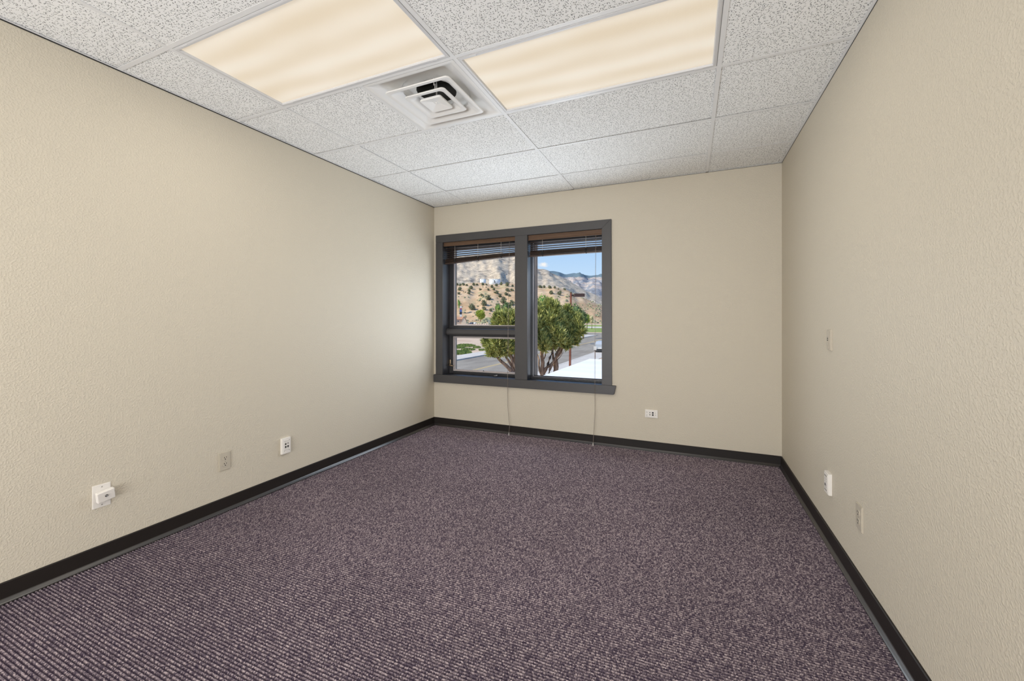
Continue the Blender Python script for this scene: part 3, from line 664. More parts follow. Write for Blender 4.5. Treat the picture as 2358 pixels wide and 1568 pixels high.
def flat(name, poly, z, mat, label, th=.12, parent=None):
    n = len(poly); V = [(x, y, z) for x, y in poly]+[(x, y, z-th) for x, y in poly]
    o = new_obj(name, V, [tuple(range(n))]+[(i, n+i, n+(i+1)%n, (i+1)%n) for i in range(n)], mat, parent)
    bm = bmesh.new(); bm.from_mesh(o.data); bmesh.ops.recalc_face_normals(bm, faces=bm.faces); bm.to_mesh(o.data); bm.free()
    if o.data.polygons[0].normal.z < 0: o.data.flip_normals()
    if label: tag(o, label, kind='structure')
    return o
flat('ground', [(-900, -60), (700, -60), (700, 900), (-900, 900)], GZ-.02, M['dirt'], 'pinkish tan dirt ground across the road', .3)
flat('road', [(-23.4, -60), (-10.4, -60), (-10.4, 112), (60, 112), (60, 138), (-120, 150), (-120, 128), (-23.4, 122)], GZ, M['asphalt'], 'wide grey asphalt road', .04)
for x in (-17.05, -16.70): 
    pass
ln = flat('road_line', [(-17.02, -60), (-16.88, -60), (-16.88, 108), (-17.02, 108)], GZ+.006, M['yellow'], 'faded yellow centre line of the road', .005)
flat('road_line', [(-17.30, -60), (-17.18, -60), (-17.18, 108), (-17.30, 108)], GZ+.006, M['yellow'], None, .005, ln)
for xa, xb, y1, nm in ((-10.4, -10.15, 112, 'near'), (-23.65, -23.4, 122, 'far')):
    flat('kerb', [(xa, -60), (xb, -60), (xb, y1), (xa, y1)], GZ+.14, M['concrete'], 'pale concrete kerb on the %s side of the road' % nm, .2)
flat('sidewalk', [(-10.15, -60), (-7.7, -60), (-7.7, 112), (-10.15, 112)], GZ+.13, M['concrete'], 'pale concrete sidewalk beside the trees', .2)
flat('sidewalk', [(-26.4, -60), (-23.65, -60), (-23.65, 122), (-26.4, 122)], GZ+.13, M['concrete'], 'pale concrete sidewalk across the road', .2)
flat('planting_strip', [(-7.7, -60), (-2.7, -60), (-2.7, 112), (-7.7, 112)], GZ+.10, M['dirt'], 'bare earth strip between the sidewalk and the building', .2)
flat('lawn', [(-38, 152), (60, 141), (80, 330), (-90, 330)], GZ+.05, M['lawn'], 'green lawn beyond the junction', .1)
flat('pavement', [(-75, 218), (75, 214), (75, 252), (-78, 256)], GZ+.12, M['concrete'], 'pale pavement crossing the lawn', .1)
# lower wing of the building with its white membrane roof
ROOF_Z = -.95
def roof_pt(px, py):
    t = (ROOF_Z-CZ)/((HORIZON-py)/FPX); p = sight(px, py, t); return (p.x, p.y)
rl = roof_pt(1357.7, 826.1); rl2 = roof_pt(1251.3, 864.4)
rx = rl[0]+(rl2[0]-rl[0])*1.35; ry_ = rl[1]+(rl2[1]-rl[1])*1.35
flat('flat_roof', [(rx, T+.01), (14, T+.01), (14, rl[1]-.2), rl, rl2], ROOF_Z, M['white_roof'], 'white membrane roof just below the window', .35)
flat('wall_wing', [(rx+.1, T+.01), (13.9, T+.01), (13.9, rl[1]-.3), (rl[0]+.1, rl[1]-.1), (rl2[0]+.1, rl2[1])], ROOF_Z-.35, M['stucco'], 'walls of the low wing under the white roof', GZ*-1+ROOF_Z+.5)

# ---------------------------------------------------------------- terrain
def interp(tab, x):
    if x <= tab[0][0]: return tab[0][1]
    for (a, ya), (b, yb) in zip(tab, tab[1:]):
        if x <= b:
            f = (x-a)/(b-a); return ya+(yb-ya)*f
    return tab[-1][1]
def sm(t): t = max(0, min(1, t)); return t*t*(3-2*t)
def fbm(x, y, o=4, s=0.0): 
    v = 0; a = 1
    for i in range(o): v += a*noise.noise((x, y, s+i*7.3)); x *= 2.03; y *= 2.03; a *= .5
    return v
KN = [(500,676),(800,668),(950,660),(1040,657),(1100,655),(1130,655),(1180,656),(1240,660),(1280,662),(1310,667),(1340,683),(1370,699),(1400,711),(1450,724),(1600,730),(1900,726)]
MT = [(300,600),(700,575),(900,600),(1000,596),(1050,591),(1100,587),(1150,583),(1187,590),(1210,603),(1237,618),(1259,624),(1265,626),(1281,635),(1302,642.5),(1317,651.6),(1343,666),(1367,679),(1400,693),(1450,706),(1600,716),(2000,720)]
FR = [(600,640),(1100,625),(1237,621),(1259,624),(1275,623.6),(1290,627.2),(1302,631.8),(1321,628.5),(1343,632),(1359,635),(1373,633),(1383,634),(1420,629),(1480,637),(1560,622),(1700,640),(2000,632)]
def z_at(py, D): return CZ+(HORIZON-py)/FPX*D
def knoll_h(px, D):
    D0, D1 = 405, 640
    zc = z_at(interp(KN, px), D1)
    f = (D-D0)/(D1-D0)
    base = GZ-.1
    if f <= 1: h = base+(zc-base)*(.30*sm(f*1.6)+.70*sm((f-.12)/.88)) if f > 0 else base-.4
    else: h = zc-(zc-base)*.5*sm((f-1)/.9)
    if f > 0:
        a = min(1, f*3)*min(1, max(0, 1.25-abs(f-.6)))
        h += a*(3.2*fbm(px*.02, D*.012, 4, 1.0)+1.4*abs(fbm(px*.06, D*.03, 3, 5.0)))*min(1, max(.15, (zc-base)/40))
        if f > .9: h += 0
    return h
def mount_h(px, D):
    D0, D1 = 900, 2300
    zc = z_at(interp(MT, px), D1); base = 2.0
    f = (D-D0)/(D1-D0)
    if f <= 0: return base-3
    if f <= 1:
        g = .62*f+.38*sm(f)
        # steps: cliff bands in the upper half
        s = f*9+fbm(px*.01, D*.0016, 3, 2.0)*.8; g += .030*(sm((s%1)*2.2)-(s%1))*sm((f-.25)*3)
        h = base+(zc-base)*g
    else: h = zc-(zc-base)*.6*sm((f-1)/.8)
    gul = abs(fbm(px*.016+f*.4, f*1.2, 4, 3.0))
    h += (zc-base)*sm(f*4)*sm((1.04-f)*6)*(.105*gul-.03)+(zc-base)*.02*fbm(px*.09, D*.012, 3, 8.0)*sm(f*4)*sm((1.02-f)*8)
    return h
def far_h(px, D):
    D0, D1 = 4200, 6400
    zc = z_at(interp(FR, px), D1); base = 10
    f = (D-D0)/(D1-D0)
    if f <= 0: return base
    if f <= 1:
        g = .30*sm(f*1.8)+.70*f**1.2
        s = f*6+fbm(px*.02, D*.001, 3, 4.0)*.7; g += .05*(sm((s%1)*2.6)-(s%1))*sm((f-.2)*3)*sm((1-f)*6)
        h = base+(zc-base)*g
    else: h = zc-(zc-base)*.5*sm((f-1)/.8)
    h += (zc-base)*sm(f*3)*sm((1.02-f)*6)*(.20*abs(fbm(px*.03+f*.6, f*1.5, 4, 6.0))-.06)
    return h
def terrain(name, fn, u0, u1, nu, d0, d1, nd, mat, label):
    V = []; F = []
    for j in range(nd+1):
        D = d0*(d1/d0)**(j/nd)
        for i in range(nu+1):
            u = u0+(u1-u0)*i/nu; p = sight(u, HORIZON, D); V.append((p.x, p.y, fn(u, D)))
    for j in range(nd):
        for i in range(nu): a = j*(nu+1)+i; F.append((a, a+1, a+nu+2, a+nu+1))
    o = new_obj(name, V, F, mat, smooth=True); tag(o, label, kind='structure'); return o
def rock_mat(name, cols, scale, stretch, veg=None, veg_scale=.02, veg_lo=.5, top=None, grit=.55):
    """strata of several rock colours, with patches of scrub; top = (z, colour) for the crest, wooded and hazed blue"""
    m, t, N, L, b = nodes(name); b.inputs['Roughness'].default_value = .95; b.inputs['Specular IOR Level'].default_value = .1
    geo = N.new('ShaderNodeNewGeometry'); mp = N.new('ShaderNodeMapping'); mp.inputs['Scale'].default_value = stretch; L.new(geo.outputs['Position'], mp.inputs['Vector'])
    n = N.new('ShaderNodeTexNoise'); n.inputs['Scale'].default_value = scale; n.inputs['Detail'].default_value = 8; n.inputs['Roughness'].default_value = .65; L.new(mp.outputs[0], n.inputs['Vector'])
    rp = N.new('ShaderNodeValToRGB'); L.new(n.outputs['Fac'], rp.inputs[0]); r = rp.color_ramp
    for i, c in enumerate(cols):
        p = .32+.36*i/(len(cols)-1)
        el = r.elements[i] if i < 2 else r.elements.new(p); el.position = p; el.color = (*c, 1)
    out = rp.outputs[0]
    n3 = N.new('ShaderNodeTexNoise'); n3.inputs['Scale'].default_value = scale*5; n3.inputs['Detail'].default_value = 6; n3.inputs['Roughness'].default_value = .8; L.new(mp.outputs[0], n3.inputs['Vector'])
    m3 = N.new('ShaderNodeMapRange'); m3.inputs['From Min'].default_value = .36; m3.inputs['From Max'].default_value = .60; m3.inputs['To Min'].default_value = grit; m3.inputs['To Max'].default_value = 1.12; L.new(n3.outputs['Fac'], m3.inputs['Value'])
    s3 = N.new('ShaderNodeVectorMath'); s3.operation = 'SCALE'; L.new(out, s3.inputs[0]); L.new(m3.outputs[0], s3.inputs['Scale']); out = s3.outputs[0]
    if veg:
        n2 = N.new('ShaderNodeTexNoise'); n2.inputs['Scale'].default_value = veg_scale; n2.inputs['Detail'].default_value = 6; n2.inputs['Roughness'].default_value = .7; L.new(geo.outputs['Position'], n2.inputs['Vector'])
        mr = N.new('ShaderNodeMapRange'); mr.inputs['From Min'].default_value = veg_lo; mr.inputs['From Max'].default_value = veg_lo+.10; L.new(n2.outputs['Fac'], mr.inputs['Value'])
        mx = N.new('ShaderNodeMixRGB'); L.new(mr.outputs[0], mx.inputs[0]); L.new(out, mx.inputs[1]); mx.inputs[2].default_value = (*veg, 1); out = mx.outputs[0]
    if top:
        sp = N.new('ShaderNodeSeparateXYZ'); L.new(geo.outputs['Position'], sp.inputs[0])
        ad = N.new('ShaderNodeMath'); ad.operation = 'MULTIPLY_ADD'; L.new(n.outputs['Fac'], ad.inputs[0]); ad.inputs[1].default_value = top[2]; L.new(sp.outputs['Z'], ad.inputs[2])
        mr = N.new('ShaderNodeMapRange'); mr.inputs['From Min'].default_value = top[0]+top[2]*.5; mr.inputs['From Max'].default_value = top[0]+top[2]*.62; L.new(ad.outputs[0], mr.inputs['Value'])
        mx = N.new('ShaderNodeMixRGB'); L.new(mr.outputs[0], mx.inputs[0]); L.new(out, mx.inputs[1]); mx.inputs[2].default_value = (*top[1], 1); out = mx.outputs[0]
    L.new(out, b.inputs['Base Color'])
    return m
M['knoll'] = rock_mat('orange_tan_hillside', ((.42, .265, .15), (.56, .375, .225), (.64, .475, .32)), .03, (1, 1, 1.6), (.34, .32, .17), .022, .56, grit=.8)
M['mount'] = rock_mat('pale_banded_cliffs', ((.18, .155, .13), (.43, .35, .27), (.62, .50, .375), (.56, .455, .34), (.31, .26, .21)), .022, (.6, .6, 3.0), (.40, .36, .26), .03, .62)
M['far'] = rock_mat('hazed_far_cliffs', ((.17, .19, .23), (.33, .33, .35), (.55, .44, .37), (.32, .33, .36)), .004, (.8, .8, 3.0), None, top=(615, (.13, .18, .21), 120))  # distance haze put into the rock colours as blue grey
terrain('hillside', knoll_h, 500, 1900, 300, 400, 1150, 90, M['knoll'], 'orange tan hill dotted with junipers')
terrain('mountain', mount_h, 300, 2000, 420, 850, 4000, 130, M['mount'], 'pale grey banded mountain slope behind the hill')
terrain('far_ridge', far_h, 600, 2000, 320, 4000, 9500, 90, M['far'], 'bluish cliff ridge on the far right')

def on_hill(px, py):
    """first point of the knoll that the sight line through (px, py) meets"""
    D = 402
    while D < 700:
        if knoll_h(px, D) >= z_at(py, D): return sight(px, py, D), D
        D += 1.5
    return sight(px, py, 640), 640

# ---------------------------------------------------------------- plants
def foliage_mesh(name, clumps, n, size, mat, seed, up=.3, core=.60, elong=1.6):
    """clumps: (centre, (rx, ry, rz)); leaf tufts on the skin of each clump around a solid core"""
    r = random.Random(seed); V = []; F = []
    for c, rad in clumps:
        if core:
            bm = bmesh.new(); bmesh.ops.create_icosphere(bm, subdivisions=2, radius=1.0)
            b0 = len(V)
            for v in bm.verts:
                k = core*(1+.22*noise.noise(v.co*2.1+Vector((seed, 0, 0)))); V.append((c[0]+v.co.x*rad[0]*k, c[1]+v.co.y*rad[1]*k, c[2]+v.co.z*rad[2]*k))
            for f in bm.faces: F.append(tuple(b0+v.index for v in f.verts))
            bm.free()
        for i in range(n):
            d = Vector((r.gauss(0,1), r.gauss(0,1), r.gauss(0,1))).normalized(); k = r.uniform(.62, 1.04)
            k *= 1+.25*noise.noise(d*2.4+Vector((seed*1.7, c[0], c[2])))
            p = Vector((c[0]+d.x*rad[0]*k, c[1]+d.y*rad[1]*k, c[2]+d.z*rad[2]*k))
            ax = (d+Vector((0,0,up))+Vector((r.gauss(0,.4), r.gauss(0,.4), r.gauss(0,.4)))).normalized(); sd = ax.cross(Vector((r.gauss(0,1), r.gauss(0,1), r.gauss(0,1)))).normalized()
            s = size*r.uniform(.6, 1.3); b0 = len(V)
            V += [tuple(p-sd*s*.5), tuple(p+sd*s*.5), tuple(p+ax*s*elong)]; F.append((b0, b0+1, b0+2))
    me = bpy.data.meshes.new(name); me.from_pydata(V, [], F); me.update(); me.materials.append(mat); return me
def part(name, me, parent):
    o = bpy.data.objects.new(name, me); C.objects.link(o); o.parent = parent; return o
def local(pts, o): return [Vector(p)-o for p in pts]

def juniper(base, label, clumps, trunks, D, n, size, seed, group):
    t = empty('juniper_tree', base); tag(t, label, 'tree', group)
    r = random.Random(seed); cl = []
    for px, py, rp, dd in clumps:
        k = D/FPX; p = sight(px, py, D+dd)-Vector(base); rr = rp*k; q = r.uniform(.72, .95); cl.append((p+Vector((0, r.uniform(-.25, .25), r.uniform(-.08, .12))), (rr*q, rr*q*1.05, rr*r.uniform(1.15, 1.5))))
    part('foliage', foliage_mesh('foliage', cl, n, size, M['foil_juniper'], seed, .9, .52, 2.3), t)
    for pts, r0, r1 in trunks:
        P = [sight(px, py, D+dd)-Vector(base) for px, py, dd in pts]; m = len(P)
        # a little crookedness
        Q = []
        for i, p in enumerate(P):
            Q.append(p)
            if i < m-1: Q.append((p+P[i+1])/2+Vector((r.uniform(-.07, .07), r.uniform(-.07, .07), r.uniform(-.04, .04))))
        tube('trunk', Q, [r0+(r1-r0)*i/(len(Q)-1) for i in range(len(Q))], M['bark'], t, 8)
    return t
DB = 27.0
baseB = sight(1256, 733.7, DB); baseB.z = GZ
def gpy(D): return HORIZON-(GZ-CZ)/D*FPX
gB = gpy(DB)
juniper(baseB, 'large juniper tree with bare forked trunks beside the rust light pole',
    [(1243,722,15,0),(1240,752,18,-.3),(1246,780,16,-.5),(1258,716,13,.2),(1263,742,16,-.4),(1268,705,10,.4),(1280,712,12,.2),(1284,738,15,0),(1276,765,17,-.4),(1292,752,14,.1),(1256,792,12,-.5),(1290,780,13,-.4),(1302,786,12,-.2),(1303,745,12,.4),(1312,768,13,.2),(1326,752,13,.5),(1330,735,11,.6),(1336,762,10,.4),(1322,780,9,.3),(1225,740,17,.2),(1222,765,16,0),(1308,722,9,.7),(1272,790,9,-.3)],
    [([(1256,gB,0),(1252,868,0),(1250,835,0),(1247,800,-.2),(1245,770,-.2)], .17, .09), ([(1252,858,0),(1262,838,-.1),(1272,812,-.2),(1278,785,-.2)], .12, .05), ([(1268,gB,.2),(1279,858,.2),(1280,830,.2),(1288,806,.1),(1302,782,0)], .20, .08),
     ([(1254,850,0),(1275,832,.1),(1292,812,0),(1300,795,0)], .09, .05), ([(1262,gB,-.2),(1264,862,-.2),(1272,838,-.1),(1284,815,-.2),(1296,796,-.2)], .11, .045), ([(1279,855,.2),(1274,825,.3),(1270,800,.2)], .10, .05), ([(1250,840,0),(1256,818,.2),(1253,795,.2)], .05, .03), ([(1281,835,.2),(1290,822,.2),(1297,811,.1)], .035, .012), ([(1249,868,0),(1241,842,.2),(1237,815,.3)], .08, .04)],
    DB, 520, .15, 11, 'pruned junipers along the building')
DA = 25.5
baseA = sight(1196, 733.7, DA); baseA.z = GZ; gA = gpy(DA)
juniper(baseA, 'rounded juniper tree leaning left in the lower left pane',
    [(1121,792,12,0),(1130,780,14,.2),(1133,803,13,-.2),(1148,790,17,-.3),(1150,806,12,-.3),(1165,795,16,-.2),(1172,806,12,0),(1160,775,15,.2),(1178,782,14,.2),(1150,735,12,.3),(1166,732,14,.2),(1160,755,14,.2),(1182,738,17,0),(1180,758,16,.1),(1196,745,17,0),(1200,770,17,0),(1205,722,13,.2),(1212,790,12,0),(1140,752,10,.3)],
    [([(1196,gA,0),(1189,864,0),(1172,848,0),(1152,830,0),(1137,814,0)], .16, .07), ([(1190,866,0),(1178,842,.1),(1165,822,.1),(1158,808,.1)], .10, .05), ([(1192,866,0),(1180,835,-.1),(1172,812,-.1)], .10, .05), ([(1194,866,.1),(1182,830,.2),(1168,814,.2)], .07, .04), ([(1191,850,.2),(1176,812,.2),(1177,790,.2)], .06, .03), ([(1196,gA,.2),(1190,862,.2),(1186,830,.2),(1185,780,.2)], .11, .08)],
    DA, 480, .14, 23, 'pruned junipers along the building')

def leafy(name, px, py_base, py_top, half_px, D, mat, label, seed, cat='tree', n=150, size=None, nclump=9, group='trees beyond the junction', trunk_frac=.35):
    g = sight(px, HORIZON, D); zb = z_at(py_base, D); zt = z_at(py_top, D); base = Vector((g.x, g.y, zb))
    t = empty(name, base); tag(t, label, cat, group); k = D/FPX; hw = half_px*k; hh = zt-zb; r = random.Random(seed)
    cz = hh*(.5+trunk_frac/2); rz = hh*(1-trunk_frac)/2
    cl = []
    for i in range(nclump):
        a = r.uniform(0, 6.28); f = r.uniform(.1, .55); z = r.uniform(-.5, .55)
        cl.append(((math.cos(a)*hw*f, math.sin(a)*hw*f, cz+z*rz), (hw*.55, hw*.55, rz*.5)))
    part('foliage', foliage_mesh('foliage', cl, n, size or hw*.13, mat, seed, .2), t)
    tube('trunk', [(0, 0, -.2), (0, 0, cz)], [hw*.09+.05, hw*.04+.03], M['bark'], t, 7)
    return t
leafy('leafy_tree', 1248, 766, 680, 24, 150, M['foil_bright'], 'bright green leafy tree behind the large juniper', 31)
leafy('leafy_tree', 1322, 790, 700, 22, 82, M['foil_dark'], 'dark green tree behind the rust light pole', 32)
leafy('leafy_tree', 1343, 779, 716, 14, 105, M['foil_dark'], 'narrow dark tree at the right edge of the junipers', 33)
leafy('leafy_tree', 1352, 757, 722, 9, 205, M['foil_yellow'], 'small yellow green tree by the road bend', 34)
leafy('leafy_tree', 1363, 757, 724, 6.5, 200, M['foil_pale'], 'slender pale bare tree by the road bend', 35, n=60)
leafy('leafy_tree', 1106.5, 740, 713, 11.5, 372, M['foil_yellow'], 'round green tree beside the parked vehicles', 36, trunk_frac=.12, n=220)
leafy('leafy_tree', 1057, 716, 687, 4.0, 470, M['foil_bright'], 'thin green tree behind the tall roadside sign', 37, trunk_frac=.1, n=80)
leafy('leafy_tree', 1168, 745, 690, 15, 300, M['foil_dark'], 'grey green tree rising right of the round tree', 38, trunk_frac=.1)
leafy('leafy_tree', 1148, 728, 700, 10, 395, M['foil_bright'], 'green tree on the slope above the utility box', 39, trunk_frac=.1)

# junipers dotted over the hill: three shared meshes, each bush an object
bush_me = []
for s in range(3):
    r = random.Random(50+s); cl = [((r.uniform(-.35, .35), r.uniform(-.35, .35), .42+r.uniform(-.1, .25)), (.5, .5, .45)) for i in range(4)]
    bush_me.append(foliage_mesh('hill_juniper', cl, 60, .16, M['foil_hill'], 60+s, .3))
R2 = [(1010,540,210/2058)]
pos = []
for sx, sy, wd in [(430,1150,70),(485,1160,60),(560,1150,70),(640,1165,60),(470,1260,80),(455,1350,60),(720,1230,90),(690,1290,70),(675,1345,60),(780,1150,70),(870,1150,60),(910,1140,40),(995,1150,70),(1080,1145,45),(945,1260,50),(1130,1265,55),(918,1395,40),(980,1400,70),(1215,1205,70),(1300,1165,70),(1350,1170,60),(1410,1145,70),(1245,1255,60),(1295,1335,90),(1370,1420,80),(1130,1480,130),(1235,1460,100),(1540,1170,90),(1565,1290,90),(1530,1370,80),(1480,1460,100),(1600,1400,80),(1660,1280,70),(1680,1180,60),(600,1310,24),(560,1300,24),(1000,1190,26),(1070,1200,26),(740,1310,22),(330,1160,80),(250,1180,70),(200,1300,80)]:
    pos.append((1010+sx*210/2058, 540+sy*210/2058, wd*210/2058))
for sx, sy, wd in [(330,1400,70),(440,1400,80),(520,1400,60),(575,1420,110),(650,1410,80),(715,1400,70),(770,1415,60),(840,1435,50),(985,1450,60),(690,1550,95),(850,1560,95),(885,1500,50),(270,1410,80),(200,1430,80),(1120,1520,40)]:
    pos.append((1200+sx*220/2156, 520+sy*220/2156, wd*220/2156))
for sx, sy, wd in [(800,160,85),(870,90,80),(1040,35,60),(910,240,50),(640,215,90),(600,190,60),(1120,120,90),(1230,150,80),(820,220,60)]:
    pos.append((990+sx*.15303, 680+sy*.15303, wd*.15303))
placed = []
def zone(px, py):
    if px < 1195:
        if py < 660: return 'dark juniper bush on the hill crest below the water tanks' if px > 1060 else 'dark juniper bush on the hill crest at the far left'
        if py < 676: return 'juniper bush halfway up the orange slope in the left pane'
        return 'olive juniper bush low on the slope in the left pane'
    return 'dark juniper bush on the hill crest seen in the right pane' if py < 668 else 'round juniper bush on the slope above the large juniper'
for i, (px, py, wpx) in enumerate(pos):
    p, D = on_hill(px, py); s = wpx*D/FPX/1.3
    if any((p.xy-q.xy).length < (s+w_)*.9 and abs(p.z-q.z) < (s+w_)*.8 for q, w_ in placed): s *= .72
    if any((p.xy-q.xy).length < (s+w_)*.95 and abs(p.z-q.z) < (s+w_)*.9 for q, w_ in placed): continue
    placed.append((p, s))
    o = bpy.data.objects.new('hill_juniper', bush_me[i%3]); C.objects.link(o)
    o.location = p-Vector((0, 0, s*.12)); o.scale = (s, s, s*(1.0+.3*((i*37)%10)/10)); o.rotation_euler = (0, 0, i*1.7)
    tag(o, zone(px, py), 'bush', 'junipers on the hillside')
# sage scrub on the foot of the hill: nobody could count it
r = random.Random(77); V = []; F = []
for i in range(1500):
    px = r.uniform(850, 1560); D = r.uniform(408, 640)
    if knoll_h(px, D) > z_at(674, D): continue
    if r.random() < sm((z_at(0,1)*0+knoll_h(px, D)-GZ)/40)*.75: continue
    g = sight(px, HORIZON, D); z = knoll_h(px, D); s = r.uniform(.7, 2.0); b0 = len(V)
    if any((g.xy-q.xy).length < s+w_*1.1 for q, w_ in placed): continue
    ring_ = [(g.x+math.cos(a*1.0472)*s*r.uniform(.7, 1.1), g.y+math.sin(a*1.0472)*s*r.uniform(.7, 1.1), z-.1) for a in range(6)]
    mid = [(g.x+math.cos(a*1.0472+.5)*s*r.uniform(.6, .9), g.y+math.sin(a*1.0472+.5)*s*r.uniform(.6, .9), z+s*r.uniform(.5, .8)) for a in range(6)]
    V += ring_+mid+[(g.x, g.y, z+s*.95)]
    for a in range(6):
        b = (a+1)%6; F += [(b0+a, b0+b, b0+6+a), (b0+b, b0+6+b, b0+6+a), (b0+6+a, b0+6+b, b0+12)]
o = new_obj('sage_scrub', V, F, M['foil_sage']); tag(o, 'grey green sage scrub over the foot of the hill', 'scrub', kind='stuff')
# low grass patches on the dirt lot across the road
V = []; F = []; r = random.Random(5)
for cx_, cy_, rx_, ry2, n in ((1073,796,22,3.2,900), (1060,812,26,4.5,1500), (1078,805,16,2.2,500), (1098,800,9,2,250), (1050,800,20,3,600), (1110,806,8,1.6,200), (1030,815,25,4,900)):
    for i in range(n):
        a = r.uniform(0, 6.28); q = math.sqrt(r.random()); px = cx_+rx_*q*math.cos(a); py = cy_+ry2*q*math.sin(a); D = (GZ-CZ)*FPX/(HORIZON-py)
        g = sight(px, py, D); s = r.uniform(.10, .28); w_ = .10; an = r.uniform(0, 6.28); b0 = len(V)
        V += [(g.x-w_*math.cos(an), g.y-w_*math.sin(an), GZ-.02), (g.x+w_*math.cos(an), g.y+w_*math.sin(an), GZ-.02), (g.x+r.uniform(-.1, .1), g.y+r.uniform(-.1, .1), GZ+s)]; F.append((b0, b0+1, b0+2))
o = new_obj('grass_tufts', V, F, M['grass_blade']); tag(o, 'low green grass patches on the dirt across the road', 'grass', kind='stuff')

# ---------------------------------------------------------------- light pole with a box luminaire on a short arm
DP = 33.0
g = sight(1312, HORIZON, DP); zt = z_at(674.5, DP)
t = empty('light_pole', (g.x, g.y, GZ)); tag(t, 'tall rust red light pole with a flat box lamp', 'light pole')
hp = zt-GZ
box('base_plate', (-.2, -.2, 0), (.2, .2, .14), M['rust_dark'], t, .01)
lean = .10
pl = new_obj('pole', [(-.075,-.075,.1),(.075,-.075,.1),(.075,.075,.1),(-.075,.075,.1),(lean-.06,-.06,hp),(lean+.06,-.06,hp),(lean+.06,.06,hp),(lean-.06,.06,hp)], [(0,1,5,4),(1,2,6,5),(2,3,7,6),(3,0,4,7),(4,5,6,7),(3,2,1,0)], M['rust'], t)
ax = RT
arm_l = (1347.7-1317)/FPX*DP
hd = empty('lamp_head', (0, 0, 0)); hd.parent = t
bpy.data.objects.remove(hd)
def along(lo, hi, name, mat, parent):
    bm = box_bm(lo, hi, .012, 1); bmesh.ops.rotate(bm, verts=bm.verts, cent=(0,0,0), matrix=Matrix.Rotation(YAW, 3, 'Z')); bmesh.ops.translate(bm, verts=bm.verts, vec=(lean, 0, 0)); return bm_obj(name, bm, mat, parent)
along((.05, -.05, hp-.26), (.30, .05, hp-.14), 'arm', M['rust_dark'], t)
lh = along((.24, -.24, hp-.31), (arm_l, .24, hp-.06), 'lamp_head', M['rust_dark'], t)
along((.32, -.19, hp-.325), (arm_l-.08, .19, hp-.305), 'lamp_glass', M['bead'], lh)

# street sign beyond the roof
DS = 44.0
g = sight(1370.5, HORIZON, DS); t = empty('street_sign', (g.x, g.y, GZ+.1)); tag(t, 'small white street sign on a dark post', 'street sign')
tube('post', [(0,0,0), (0,0,z_at(798, DS)-GZ-.1)], .035, M['rust_dark'], t, 8)
zs0, zs1 = z_at(806, DS)-GZ-.1, z_at(797.5, DS)-GZ-.1
bm = box_bm((-.14, -.05, zs0), (.14, -.035, zs1), .01, 1); bmesh.ops.rotate(bm, verts=bm.verts, cent=(0,0,0), matrix=Matrix.Rotation(YAW*.5, 3, 'Z')); bm_obj('sign_panel', bm, M['white_roof'], t)

